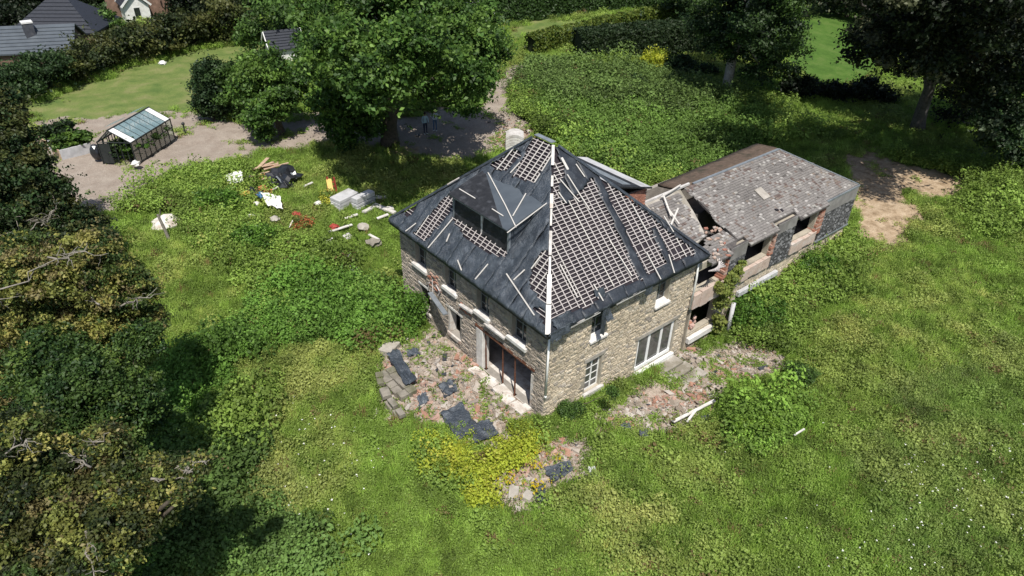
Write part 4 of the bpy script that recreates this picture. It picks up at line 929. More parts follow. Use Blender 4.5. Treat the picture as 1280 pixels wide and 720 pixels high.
bush('dark bush among the brambles behind the house', 640+155, 112, 12, 5000, .13, DARK, 1.0)
bush('dark bush under the hedge in front of the birch', 850, 92, 18, 8000, .14, DARK, .9, [(880, 92, 14)])
bush('leafy shrub beside the wooden post and heap', 265, 262, 20, 9000, .11, BRI, .8, [(245, 275, 14), (285, 250, 14)])
bush('leafy shrub between the white sheet and the house', 325, 315, 24, 10000, .10, BRI, .8, [(350, 320, 18), (300, 300, 12)])
bush('shrub just left of the plastic sheeting', 395, 385, 22, 10000, .09, BRI, .8, [(370, 400, 16), (420, 378, 14)])
# ivy on the wing
iv = thing('ivy', 'yellow green ivy climbing the first slate pier of the annex wing', 'ivy', (14.6, -.2, -1))
lob = []
for (u, v, r) in ((897, 400, 9), (900, 380, 10), (905, 362, 12), (915, 350, 10), (922, 340, 7), (898, 360, 7), (895, 412, 7), (927, 330, 5)):
    p = ony(u, v, -.30); lob.append((p, r/CF*depth(p), 1, 1.2))
C_, N_, T_ = cloud(lob, 6500, .08, [(.20, .24, .05), (.26, .29, .07), (.15, .20, .04)], sub=14); C_[:, 1] = np.minimum(C_[:, 1], -.14)
link('foliage', quads(C_, N_+np.array([0, -.8, 0]), .085*RNG.uniform(.6, 1.2, len(C_)), T_, 'foliage', 'leaf', iv), iv)
mb = MB(); mb.tube(wobble((14.7, -.25, -1.3), (14.9, -.2, 3.0), 6, .4), np.linspace(.06, .02, 7), 6); mb.build('stem', 'bark', iv)
# hedges
def hedge(label, p0, p1, wd, h, n, leaf, tones, name='clipped_hedge', wob=.15):
    A_, B_ = G(*p0), G(*p1); d = B_-A_; L_ = np.hypot(d[0], d[1]); t = np.array([d[0]/L_, d[1]/L_, 0]); s_ = np.array([-t[1], t[0], 0])
    root = thing(name, label, 'hedge', A_)
    a = RNG.uniform(0, L_, n); k = RNG.random(n); o = np.zeros(n); z = np.zeros(n); N_ = np.zeros((n, 3))
    top = k < .42; fr = (k >= .42) & (k < .8); br = k >= .8
    o[top] = RNG.uniform(-wd/2, wd/2, top.sum()); z[top] = h; N_[top] = (0, 0, 1)
    o[fr] = -wd/2; z[fr] = RNG.uniform(0, h, fr.sum()); N_[fr] = -s_; o[br] = wd/2; z[br] = RNG.uniform(0, h, br.sum()); N_[br] = s_
    x = A_[0]+t[0]*a+s_[0]*o; y = A_[1]+t[1]*a+s_[1]*o
    bump = .5*np.sin(a*1.3)*np.sin(a*.57+2)+.6*np.sin(a*3.1+o*2); P_ = np.stack([x, y, H(x, y)+z], 1)+N_*(bump*wob)[:, None]+RNG.normal(size=(n, 3))*wob*.55
    tn = np.array(tones)[RNG.integers(0, len(tones), n)]*RNG.uniform(.75, 1.2, (n, 1))*1.3
    link('foliage', quads(P_, N_+RNG.normal(size=(n, 3))*.5, leaf*RNG.uniform(.6, 1.2, n), tn, 'foliage', 'leaf', root), root)
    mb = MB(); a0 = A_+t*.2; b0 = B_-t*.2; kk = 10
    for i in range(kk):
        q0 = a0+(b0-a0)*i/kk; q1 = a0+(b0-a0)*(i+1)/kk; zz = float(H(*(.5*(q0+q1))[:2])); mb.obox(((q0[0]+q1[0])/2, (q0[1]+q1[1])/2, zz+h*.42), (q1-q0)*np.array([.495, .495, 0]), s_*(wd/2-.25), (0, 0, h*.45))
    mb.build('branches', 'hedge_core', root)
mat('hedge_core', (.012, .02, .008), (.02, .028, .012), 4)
hedge('tall dark clipped hedge along the far side of the upper lawn', (606, 30), (850, 10), 2.5, 4.2, 26000, .2, [(.03, .062, .014), (.04, .08, .018)])
hedge('bright yellow green clipped hedge behind the bramble bank', (662, 70), (880, 24), 2.0, 2.2, 22000, .17, [(.11, .14, .02), (.09, .125, .02), (.06, .1, .018)])
hedge('dark hedge in front of the yellow green one', (720, 76), (900, 62), 3.2, 3.2, 24000, .18, [(.018, .034, .012), (.026, .045, .015)])

# ------------------------------------------------------------------ ground cover (uncountable)
def clump_me(n, r, h, leaf, m='leaf_inst', up=.5, name='clump'):
    d = RNG.normal(size=(n, 3)); d[:, 2] = np.abs(d[:, 2]); d /= np.linalg.norm(d, axis=1, keepdims=True)
    k = 7; cc_ = RNG.normal(size=(k, 3))*np.array([r*.5, r*.5, 0]); cc_[:, 2] = RNG.uniform(.1, .7, k)*h; pk = RNG.integers(0, k, n)
    P_ = cc_[pk]+d*np.array([r*.5, r*.5, h*.45])*RNG.uniform(.7, 1.1, (n, 1)); P_[:, 2] = np.maximum(P_[:, 2], .01)
    return quads(P_, d*.5+np.array([0, 0, up])+RNG.normal(size=(n, 3))*.45, leaf*RNG.uniform(.6, 1.3, n), RNG.uniform(.75, 1.25, (n, 1))*np.ones((1, 3)), name, m)
def grass_me(n, r, h):
    mb = MB()
    for k in range(n):
        a = random.uniform(0, 6.28); q_ = r*math.sqrt(random.random()); x, y = q_*math.cos(a), q_*math.sin(a); b = random.uniform(0, 6.28); hh = h*random.uniform(.5, 1.1); l = hh*random.uniform(.1, .6); w_ = .012+.008*random.random()
        cx, cy = math.cos(b)*w_, math.sin(b)*w_; e = random.uniform(0, 6.28); ex, ey = math.cos(e)*l, math.sin(e)*l
        mb.add([(x-cx, y-cy, 0), (x+cx, y+cy, 0), (x+cx*.8+ex*.4, y+cy*.8+ey*.4, hh*.6), (x+ex, y+ey, hh), (x-cx*.8+ex*.4, y-cy*.8+ey*.4, hh*.6)], [(0, 1, 2, 3, 4)])
    o = mb.build('grass_blades', 'leaf_inst'); me = o.data; bpy.data.objects.remove(o); return me
BUSHY = [[(635, 112), (672, 86), (740, 82), (800, 92), (850, 112), (940, 132), (1010, 175), (960, 178), (940, 182), (860, 232), (830, 236), (740, 205), (690, 172), (655, 150), (635, 135)],
  [(185, 500), (240, 450), (300, 420), (330, 385), (400, 350), (470, 372), (500, 385), (490, 430), (470, 440), (420, 425), (350, 420), (300, 450), (260, 510), (225, 550), (190, 540)],
  [(215, 225), (300, 215), (340, 245), (300, 330), (270, 330), (220, 270), (150, 270), (160, 262), (205, 240)], [(300, 300), (360, 300), (420, 330), (440, 380), (340, 380)],
  [(905, 415), (915, 385), (1000, 335), (1060, 308), (1080, 325), (1040, 365), (980, 425), (940, 430)], [(90, 720), (200, 650), (300, 640), (400, 690), (430, 720)],
  [(915, 525), (962, 505), (978, 548), (935, 562)], [(960, 150), (1100, 190), (1230, 220), (1280, 230), (1280, 300), (1230, 290), (1210, 245), (1100, 190), (1000, 165)],
  [(528, 562), (570, 584), (622, 582), (660, 562), (700, 545), (720, 552), (670, 580), (630, 604), (634, 634), (600, 622), (552, 596)], [(230, 560), (330, 480), (340, 520), (300, 600), (240, 640)]]
TINTS = [([(515, 540), (560, 562), (600, 570), (650, 550), (680, 545), (660, 570), (635, 595), (640, 640), (605, 630), (565, 595)], (.165, .20, .018)),
  ([(900, 505), (975, 495), (995, 560), (940, 575), (895, 555)], (.09, .155, .022)),
  ([(185, 500), (240, 450), (300, 420), (340, 380), (400, 350), (500, 370), (500, 430), (420, 430), (350, 425), (300, 450), (260, 510), (230, 560)], (.065, .128, .018)),
  ([(630, 112), (672, 84), (800, 90), (850, 112), (930, 135), (840, 160), (700, 130)], (.056, .09, .02)),
  ([(640, 112), (850, 130), (960, 150), (960, 200), (860, 236), (740, 205)], (.066, .115, .02)),
  ([(90, 720), (230, 560), (340, 560), (430, 720)], (.06, .105, .022)),
  ([(1060, 560), (1280, 450), (1280, 720), (1100, 720)], (.08, .122, .024)),
  ([(1100, 480), (1280, 420), (1280, 600), (1180, 640)], (.08, .115, .026))]
N0 = 420000
x = RNG.uniform(-30, 80, N0); y = RNG.uniform(-28, 85, N0); z = H(x, y)
PJp = proj(np.stack([x, y, z], 1)); u, v, dep = PJp[:, 0], PJp[:, 1], PJp[:, 2]
keep = (dep > 12) & (dep < 105) & (u > -90) & (u < 1370) & (v > -30) & (v < 830)
keep &= RNG.random(N0) < np.clip((42/np.maximum(dep, 1))**1.3, .18, 1)
keep &= ~((x > -.25) & (x < LX+.2) & (y > -.2) & (y < LY+.3)) & ~((x > 10.8) & (x < 28.6) & (y > -.1) & (y < 8.6))
x, y, z, u, v, dep = (a[keep] for a in (x, y, z, u, v, dep)); n = len(x)
ju = u+RNG.normal(size=n)*7*np.clip(35/dep, .3, 1.3); jv = v+RNG.normal(size=n)*5*np.clip(35/dep, .3, 1.3)
ju = ju+(np.sin(x*.83+2.1*np.sin(y*.61))+.6*np.sin(x*1.9-y*1.3+1))*8*np.clip(40/dep, .3, 1.4); jv = jv+(np.cos(y*.77+1.8*np.sin(x*.53+1))+.6*np.cos(y*2.1+x*.9))*5*np.clip(40/dep, .3, 1.4)
zg, zr, zs, zl, zd = (zone(ju, jv, Z) for Z in (ZG, ZR, ZS, ZL, ZD)); zb = zone(ju, jv, BUSHY)
lf = np.array([noise.noise(Vector((a*.16, b*.16, 1.5))) for a, b in zip(x, y)]); mf = np.array([noise.noise(Vector((a*.6, b*.6, 7.5))) for a, b in zip(x, y)])
hf = np.array([noise.noise(Vector((a*1.9, b*1.9, 4.5))) for a, b in zip(x, y)])
base = np.array([.150, .232, .038])*np.ones((n, 3))
for poly, c_ in TINTS[::-1]: base[inpoly(ju, jv, poly)] = c_
base *= np.where(base[:, :1] == .150, 1, 1.65)
dryc = np.array([.25, .28, .08]); kd = np.clip(lf*.8+mf*.6-.08, 0, .42)*(~zb)+(zd*np.clip(.22+mf*.5+hf*.3, 0, .5))*(1-zb*.6); kd = np.clip(kd, 0, .85)[:, None]
base = base*(1-kd)+dryc*kd
base[:, 2] += .006; base[:, 0] *= 1.04; base *= (1.5+.38*mf+.45*hf)[:, None]*RNG.uniform(.75, 1.25, (n, 1)); base = np.clip(base, .012, .6)
base[RNG.random(n) < .02] = (.22, .16, .07); q9 = (hf+mf*.7 < -.38) & (RNG.random(n) < .7); base[q9] *= np.array([.78, .78, .8])
rnd = RNG.random(n); zl = zl | zone(ju, jv, ZM); bare = zg | zs | zl
def pick(mask): return np.flatnonzero(mask)
def scat(name, label, me_, ix, s0, s1, hz=1.0, cat='plants', tn=None, tilt=.15, sink=0):
    k = len(ix); s_ = RNG.uniform(s0, s1, k)*S; far = np.clip((dep[ix]/42)**.65, 1, 2.2); s_ = s_*far
    sc3 = np.stack([s_, s_, s_*hz*RNG.uniform(.7, 1.3, k)/np.sqrt(far)], 1); rt = np.stack([RNG.normal(size=k)*tilt, RNG.normal(size=k)*tilt, RNG.uniform(0, 6.28, k)], 1)
    return inst_object(name, label, me_, np.stack([x[ix], y[ix], z[ix]-sink], 1), sc3, rt, base[ix] if tn is None else tn, cat=cat)
clr = inpoly(u, v, [(286, 222), (350, 232), (362, 278), (325, 292), (285, 275)]) & (rnd < .75); open_ = ~bare & ~zr & ~clr
scat('weed_cover', 'low green weeds and nettles covering the neglected plot', clump_me(110, .42, .34, .040), pick(open_ & ~zb & (rnd < .72)), .65, 1.35)
scat('long_grass', 'long rough grass between the weeds', grass_me(44, .34, .44), pick(open_ & ~zb & (rnd > .45)), .6, 1.35, tn=np.clip(base[pick(open_ & ~zb & (rnd > .45))]*1.55, 0, .7))
scat('bramble_cover', 'dense bramble and nettle thickets on the plot', clump_me(150, .62, .75, .062), pick(open_ & zb & (rnd < .6)), .7, 1.4, hz=1.1)
scat('bramble_shoots', 'lighter young shoots standing out of the brambles', clump_me(60, .40, 1.0, .07), pick(open_ & zb & (rnd > .8)), .7, 1.5, hz=1.15, tn=np.clip(base[pick(open_ & zb & (rnd > .8))]*1.3, 0, .5))
m9 = pick(open_ & zb & (rnd > .965) & ~inpoly(u, v, [(190, 215), (350, 205), (380, 300), (300, 330), (190, 320)]) & ~inpoly(u, v, [(500, 520), (740, 520), (740, 660), (500, 660)]) & ~inpoly(u, v, [(870, 340), (925, 340), (925, 430), (870, 430)]))
scat('bramble_mounds', 'rounded mounds of taller scrub rising out of the brambles', clump_me(420, .8, 1.0, .065), m9, 1.0, 2.0, tn=base[m9]*RNG.uniform(.65, 1.25, (len(m9), 1)))
hum = open_ & ~zb & (mf+lf*.6 > .16)
scat('tall_weeds', 'taller clumps of weeds scattered over the field', clump_me(90, .5, .6, .065), pick(hum & (rnd > .72)), .6, 1.3, tn=base[pick(hum & (rnd > .72))]*.95)
edge = (zg & (mf+hf*.6 > .42) & (dep < 75)) | (zs & (mf+hf*.6 > .5))
scat('edge_weeds', 'sparse weeds creeping over gravel, sand and rubble', clump_me(45, .3, .2, .05), pick((edge & (rnd < .35)) | (zr & (mf+hf > .12) & (rnd < .55) & ((u > 680) | (rnd < .3))) | (zr & (rnd < .07))), .5, 1.3)
ix = pick((inpoly(u, v, [(330, 480), (480, 560), (470, 720), (200, 720), (300, 600)]) & (rnd < .04)) | (inpoly(u, v, [(1120, 560), (1280, 560), (1280, 720), (1020, 720)]) & (rnd < .05)) | (inpoly(u, v, [(900, 540), (1280, 480), (1280, 720), (900, 720)]) & (rnd < .004)))
fm = clump_me(5, .035, .03, .024, 'petal_inst'); zz = z.copy()
scat('white_flowers', 'scattered white flower heads in the field', fm, ix, .8, 1.5, cat='flowers', sink=-.42)
ix = pick(inpoly(u, v, [(612, 565), (700, 560), (700, 600), (640, 640), (610, 600)]) & (rnd < .10))
scat('yellow_flowers', 'yellow flowering weeds by the rubble in front of the house', clump_me(14, .14, .12, .04, name='yellow'), ix, .8, 1.8, tn=np.tile((.62, .48, .02), (len(ix), 1)), cat='flowers', sink=-.3)
# rubble pieces
def chunk_me(k):
    mb = MB(); c = (RNG.normal(size=(8, 3))*.16); o = MB().box(-.5, .5, -.34, .34, 0, .5); vs = np.array(o.v)+c; mb.add([tuple(a) for a in vs], BOXF); ob = mb.build('chunk', 'chunk_inst'); me = ob.data; bpy.data.objects.remove(ob); return me
M0 = 150000; bx = RNG.uniform(-9, 28, M0); by = RNG.uniform(-14, 36, M0); bz = H(bx, by); PB = proj(np.stack([bx, by, bz], 1))
jj = RNG.normal(size=(2, M0))*9+np.stack([np.sin(bx*.83+2.1*np.sin(by*.61))+.6*np.sin(bx*1.9-by*1.3+1), .6*(np.cos(by*.77+1.8*np.sin(bx*.53+1))+.6*np.cos(by*2.1+bx*.9))])*9; inr = zone(PB[:, 0]+jj[0], PB[:, 1]+jj[1]*.7, ZR) & ~((bx > -.2) & (bx < LX+.2) & (by > -.2) & (by < LY+.2)) & ~((bx > 6.2) & (bx < 10.7) & (by > -2) & (by < 0)) & ~((bx > 10.8) & (bx < 28.6) & (by > -.1) & (by < 8.6))
mfb = np.array([noise.noise(Vector((a*.5, b*.5, 17.5))) for a, b in zip(bx[inr], by[inr])]); bx, by, bz = bx[inr], by[inr], bz[inr]; k = len(bx)
pal = np.array([(.50, .44, .38), (.40, .34, .28), (.56, .51, .46), (.32, .27, .22), (.37, .32, .27)]); red = np.array([(.46, .26, .19), (.40, .22, .16), (.48, .32, .26)])
pal = pal*.86; red = red*.9; tn = pal[RNG.integers(0, 5, k)]; rr = RNG.random(k) < np.clip(.10+1.5*mfb, .02, .75); tn[rr] = red[RNG.integers(0, 3, rr.sum())]; tn[RNG.random(k) < .05] = (.05, .055, .065)
for q_, (a, b) in enumerate(((0, k//2), (k//2, k))):
    s_ = np.clip(RNG.lognormal(-2.45, .55, b-a), .03, .34)*S; sc3 = np.stack([s_*RNG.uniform(.7, 1.5, b-a), s_, s_*RNG.uniform(.5, 1.1, b-a)], 1)
    inst_object('rubble' if q_ == 0 else 'broken_stone', 'pale and reddish rubble strewn around the house' if q_ == 0 else 'broken stone and mortar lying among the rubble', chunk_me(q_), np.stack([bx, by, bz-.01], 1)[a:b], sc3, RNG.normal(size=(b-a, 3))*np.array([.3, .3, 3]), tn[a:b], cat='rubble')
# stones on the gravel edges
print('veg', time.time()-T0, n, k)
# ================================================================== PROPS
def sub3(*a): return np.array(a, float)
# ---- terrace ruin
tw = thing('terrace_wall', 'crumbling low stone wall curving round the left edge of the broken terrace', 'wall', G(484, 505))
edge = [(474, 470), (477, 488), (484, 503), (494, 515), (503, 527)]
for i in range(len(edge)-1):
    a_, b_ = G(*edge[i]), G(*edge[i+1]); L_ = np.linalg.norm(b_-a_); k = max(1, int(L_/.55))
    for j in range(k):
        for lay in range(2):
            p = a_+(b_-a_)*(j+.5+lay*.3)/k; d = (b_-a_)/L_; mb = MB(); s_ = np.array([-d[1], d[0], 0]); mb.obox((p[0], p[1], p[2]+.15+.28*lay+random.uniform(-.04, .04)), d*L_/k*.44*random.uniform(.7, 1), s_*.2*random.uniform(.7, 1.2), (random.uniform(-.03, .03), 0, .13)); mb.build('stone', 'old_stone', tw, bevel=.02)
bn = thing('stone_bench', 'low stone coping covered with folded dark felt on the terrace edge', 'bench', G(500, 485))
a_, b_ = G(482, 468), G(512, 498); d = (b_-a_)/np.linalg.norm(b_-a_); s_ = np.array([-d[1], d[0], 0]); 
L_ = np.linalg.norm(b_-a_)
for k in range(5):
    for r_ in (0, 1):
        mb = MB(); mb.obox(a_+d*L_*(k+.5)/5+s_*(.22-.5*r_+random.uniform(-.04, .04))+sub3(0, 0, .12+random.uniform(-.05, .05)), d*L_/10.4, s_*.24, (random.uniform(-.03, .03), random.uniform(-.03, .03), .26)); mb.build('coping_stone', 'old_stone', bn, bevel=.03)
def sheet(label, px, m='felt', lift=.22, n=8, seed=0, name='felt_scrap', cat='felt sheet', amp=.12, group=None):
    Q = [G(*p)+sub3(0, 0, lift) for p in px]; o = rag(Q, m, seed, name, None, n); me = o.data
    o.location = Vector(Q[0])*S; c0 = Q[0]*S
    co = np.empty(len(me.vertices)*3); me.vertices.foreach_get('co', co); me.vertices.foreach_set('co', (co.reshape(-1, 3)-c0).ravel()); o.modifiers['thickness'].thickness = .02
    return tag(o, label, cat, group)
sheet('folded black felt strip lying on the terrace coping', [(484, 452), (497, 446), (522, 485), (508, 491)], 'felt', .55, seed=21, amp=.05)
sheet('crumpled dark felt near the middle of the terrace', [(548, 484), (563, 476), (574, 490), (556, 500)], 'felt', .14, seed=22)
sheet('large torn dark felt at the lower edge of the terrace', [(550, 522), (578, 508), (598, 542), (572, 556)], 'felt', .3, seed=23)
sheet('wide dark felt lying beside the red bricks below the terrace', [(588, 534), (612, 530), (624, 548), (592, 560)], 'felt', .3, seed=24)
sheet('small black felt scrap at the back of the terrace', [(508, 440), (522, 438), (525, 446), (510, 449)], 'felt', .16, seed=25)
sheet('small grey felt scrap by the terrace weeds', [(522, 498), (532, 492), (536, 504), (524, 510)], 'felt_smooth', .14, seed=26)
sheet('dark felt in the rubble in front of the near corner', [(680, 588), (712, 578), (716, 590), (690, 608)], 'felt', .16, seed=27)
sheet('black rounded felt scrap at the tip of the front rubble', [(668, 613), (680, 610), (684, 630), (672, 632)], 'felt', .2, seed=28)
sheet('black scrap in the grass right of the corner', [(798, 545), (808, 543), (810, 552), (800, 553)], 'felt', .3, seed=29)
sheet('blue black scrap near the timber on the right slope', [(875, 526), (884, 525), (886, 533), (877, 534)], 'felt', .3, seed=30)
sheet('dark scrap beside the reddish rubble strip', [(775, 535), (785, 532), (788, 540), (778, 542)], 'felt', .25, seed=31)
def block(label, u, v, sx, sy, sz, rot, m='concrete', name='stone_block', cat='stone', tilt=0, lift=0, par=None):
    p = G(u, v) if par is None else par; c_, s_ = math.cos(rot), math.sin(rot); mb = MB(); mb.obox((p[0], p[1], p[2]+sz/2+lift), (c_*sx/2, s_*sx/2, tilt), (-s_*sy/2, c_*sy/2, 0), (0, 0, sz/2)); o = mb.build(name, m, None, bevel=.02, loc=p); return tag(o, label, cat)
block('flat round topped stone at the back left of the terrace', 487, 438, 1.1, .8, .35, .5)
block('pale slab fragment in the front rubble', 642, 618, .7, .45, .2, .8, 'concrete'); block('square stone beside the black scrap in the front rubble', 660, 622, .5, .45, .22, .3, 'concrete')
block('grey stone lying in the weeds right of the front rubble', 740, 594, .6, .35, .3, 1.0, 'concrete_pale')
# rubble timber right
for lb, a, b, wd in (('long pale board lying over the red rubble on the right slope', (840, 535), (891, 510), .16), ('short forked board under the long pale one', (857, 535), (868, 522), .12), ('pale stick lying in the right field', (990, 552), (1002, 546), .08),
                     ('white plank among the shrubs left of the house', (298, 283), (316, 280), .18), ('thin white pole leaning in the shrubs', (292, 258), (300, 268), .1), ('white pointed plank end between the shrubs', (329, 294), (338, 304), .16),
                     ('pale plank left of the slab stack', (416, 262), (426, 257), .2), ('pale plank lying in front of the slab stack', (432, 280), (448, 276), .22), ('short pale board between slab stack and house corner', (472, 280), (486, 276), .25),
                     ('grey board at the foot of the left wall', (462, 300), (474, 308), .2), ('brown board among weeds above the plastic sheeting', (404, 312), (418, 306), .16), ('pale board crossing behind the white panel', (338, 246), (352, 240), .14),
                     ('short white lath near the rusty shrub', (362, 292), (368, 284), .1), ('pale board right of the black tarpaulin', (380, 240), (392, 236), .18),
                     ('pale timber behind the yard weeds', (412, 297), (441, 289), .2), ('pale pole in the weeds left of the terrace shrub', (390, 352), (403, 361), .15)):
    p, q_ = G(*a)+sub3(0, 0, .45), G(*b)+sub3(0, 0, .55); mb = MB(); mb.bar(p, q_, wd, .06); tag(mb.build('board', 'board_white', None, loc=p), lb, 'board')
# ---- stacked pale slabs near the back left corner
cb = thing('slab_stack', 'stack of large pale concrete slabs in the grass behind the left corner of the house', 'slab stack', G(447, 266))
def tilted(u0, v0, u1, v1, dp, h, z, par, m='concrete_pale', nm='slab'):
    a_, b_ = G(u0, v0), G(u1, v1); d = b_-a_; L_ = np.linalg.norm(d); d /= L_; s_ = np.array([-d[1], d[0], 0]); mb = MB(); mb.obox((a_+b_)/2+s_*dp/2+sub3(0, 0, z+h/2), d*L_/2, s_*dp/2, (0, 0, h/2)); return mb.build(nm, m, par, bevel=.02)
for z in (0, .27, .54, .81): tilted(425+z*2, 268, 450, 256, 1.1, .25, z, cb)
for z in (0, .27, .54, .81, 1.0): tilted(447+z, 268, 470, 257, .6, .22, z, cb)
for (a, b, wd) in (((468, 262), (494, 272), .35), ((462, 255), (478, 252), .3), ((455, 272), (472, 262), .3), ((480, 268), (492, 266), .5), ((470, 252), (484, 252), .25)):
    p, q_ = G(*a)+sub3(0, 0, .45), G(*b)+sub3(0, 0, .4); mb = MB(); mb.bar(p, q_, wd, .12); mb.build('plank', 'batten_white', cb)
# ---- white stacked sheets by the back
st = thing('sheet_stack', 'tall stack of white curved roofing sheets on the pale ground behind the house', 'stack', G(643, 190))
B = G(643, 188); e1 = np.array([cR[0], cR[1], 0]); e1 /= np.linalg.norm(e1); e2 = HV
for k in range(7):
    mb = MB(); z0 = B[2]+.02+k*.24; nn = 10
    for sgn in (0, 1):
        for i in range(nn+1):
            t = i/nn*2-1; p0 = B+e1*t*.78; h_ = .28*(1-t*t); mb.v.append((p0[0]-e2[0]*.8, p0[1]-e2[1]*.8, z0+h_-.21*sgn)); mb.v.append((p0[0]+e2[0]*.8, p0[1]+e2[1]*.8, z0+h_-.21*sgn))
    for i in range(nn):
        a = 2*i; b = 2*(nn+1)+2*i; mb.f += [(a, a+2, a+3, a+1), (b, b+1, b+3, b+2), (a, b, b+2, a+2), (a+1, a+3, b+3, b+1)]; mb.c += [W1]*4
    mb.build('curved_sheet', 'board_white' if k % 3 else 'sill_stone', st)
# ---- dark tarp pile with timber
tp = thing('tarp_heap', 'black plastic tarpaulin heap beside the drive weeds', 'tarpaulin', G(357, 232))
q_ = G(357, 230); mb = MB(); mb.blob((q_[0], q_[1], q_[2]+.45), 1.15, 5, .45, 3, sq=(1, .95, .62)); mb.build('tarpaulin', 'black_plastic', tp)
for k in range(5):
    a_ = q_+sub3(random.uniform(-.9, .9), random.uniform(-.9, .9), 1.0); mb = MB(); mb.bar(a_, a_+e1*random.uniform(.5, 1)-e2*.6-sub3(0, 0, .35), .12, .04); mb.build('tarpaulin_fold', 'zinc' if k % 2 else 'black_plastic', tp)
wpile = thing('timber_heap', 'heap of orange brown boards and planks next to the black tarpaulin', 'timber heap', G(334, 220))
q_ = G(334, 220)
for k in range(16):
    an = random.uniform(-.5, .9); p = q_+sub3(random.uniform(-.8, .8), random.uniform(-.7, .7), .15+k*.055); mb = MB(); mb.bar(p-sub3(math.cos(an), math.sin(an), .1), p+sub3(math.cos(an), math.sin(an), -.05), random.uniform(.15, .35), .05); mb.build('plank', ('timber', 'board_white', 'timber', 'orange_plastic')[k % 4] if k < 13 else 'timber', wpile)
# ---- rubbish
def lump(label, u, v, r, m, seed, name, cat, sq=(1, 1, .6), amp=.35, lift=.45):
    p = G(u, v); mb = MB(); mb.blob((p[0], p[1], p[2]+lift+r*sq[2]*.5), r, seed, amp, 2, sq=sq); return tag(mb.build(name, m, None, loc=p), label, cat)
sheet('crumpled white sheet thrown over the shrubs nearest the timber heap', [(283, 232), (304, 225), (307, 240), (290, 243)], 'white_paint', .85, seed=41, name='white_sheet', cat='sheet')
sheet('torn white panel lying by the blue bag', [(328, 252), (352, 257), (356, 274), (336, 268)], 'white_paint', .8, seed=42, name='torn_sheet', cat='sheet')
lump('blue plastic bag between the white panel and orange toy', 327, 252, .35, 'blue_plastic', 1, 'plastic_bag', 'bag'); lump('orange bucket beside the blue bag', 336, 248, .33, 'orange_plastic', 2, 'bucket', 'bucket')
lump('small orange lump behind the blue bag', 330, 243, .3, 'orange_plastic', 8, 'plastic_scrap', 'plastic')
lump('yellow and white sack left of the dark cushion', 308, 250, .32, 'yellow_plastic', 3, 'sack', 'sack'); lump('dark cushion beside the yellow sack', 316, 247, .38, 'black_plastic', 4, 'cushion', 'cushion')
lump('white lump on the end of the plank', 315, 278, .25, 'white_paint', 6, 'foam_piece', 'foam')
lump('red plastic piece by the pale timber', 418, 292, .32, 'red_plastic', 7, 'plastic_piece', 'plastic')
lump('bright red scrap under the leafy debris', 372, 276, .3, 'red_plastic', 9, 'plastic_scrap', 'plastic')
for i_, (u_, v_, r_, m_, w_) in enumerate(((296, 262, .25, 'concrete_pale', 'below the white sheet'), (322, 262, .22, 'board_white', 'below the blue bag'), (345, 282, .3, 'concrete', 'right below the torn white panel'), (398, 262, .25, 'board_white', 'left of the yellow bush'), (455, 292, .4, 'concrete', 'between slab stack and left wall'), (468, 312, .45, 'old_stone', 'in the weeds near the left wall'), (435, 304, .3, 'sill_stone', 'above the plastic sheeting'))):
    lump('pale rubble lump '+w_, u_, v_, r_, m_, 60+i_, 'rubble_lump', 'rubble')
# toy slide: red and yellow
ts = thing('toy_slide', 'red and yellow plastic toy slide standing at the edge of the oak shade', 'toy', G(416, 246)); q_ = G(416, 244)
mb = MB(); mb.slab([q_+e1*-.35+sub3(0, 0, 1.3), q_+e1*.05+sub3(0, 0, 1.3), q_+e1*.45-e2*1.1+sub3(0, 0, .25), q_+e1*.05-e2*1.1+sub3(0, 0, .25)], (0, 0, 1), .07); mb.build('chute', 'yellow_plastic', ts)
for k in (-1, 1):
    mb = MB(); mb.bar(q_+e1*k*.32+sub3(0, 0, 0), q_+e1*k*.25+sub3(0, 0, 1.5), .12, .12, up=(1, 0, 0)); mb.build('leg', 'red_plastic', ts)
for z in (.4, .75, 1.1): mb = MB(); mb.bar(q_-e1*.3+sub3(0, 0, z), q_+e1*.3+sub3(0, 0, z), .1, .05); mb.build('rung', 'red_plastic', ts)
bush('yellow flowering bush left of the pale slab stack', 409, 254, 10, 2500, .10, [(.55, .45, .04), (.42, .38, .05), (.10, .15, .03)], .8)
bush('rust coloured withered shrub in the weeds', 378, 288, 13, 3500, .09, [(.36, .10, .045), (.28, .10, .04), (.10, .13, .03)], .6)
# plastic sheeting
sheet('pale green translucent plastic sheeting caught in the weeds', [(420, 327), (440, 322), (448, 342), (430, 350)], 'concrete_pale', .3, seed=51, name='plastic_sheeting', cat='sheeting')
sheet('pale crumpled strip beside the house weeds', [(436, 352), (450, 344), (453, 350), (440, 362)], 'board_white', .35, seed=52, name='plastic_sheeting', cat='sheeting')
# post with heap
po = thing('wooden_post', 'weathered leaning wooden post in front of a small earth heap', 'post', G(213, 303)); q_ = G(213, 303)
mb = MB(); mb.tube([q_, q_+sub3(-.1, .1, 1.0), q_+sub3(-.25, .15, 2.1)], [.11, .10, .08], 8); mb.tube([q_+sub3(-.2, .15, 1.7), q_+sub3(-.05, 0, 2.5)], [.04, .02], 5); mb.build('post', 'dead_wood', po)
lump('small heap of pale earth behind the wooden post', 207, 282, 1.0, 'plaster', 12, 'earth_heap', 'heap', sq=(1, .8, .5), amp=.2, lift=-.1)
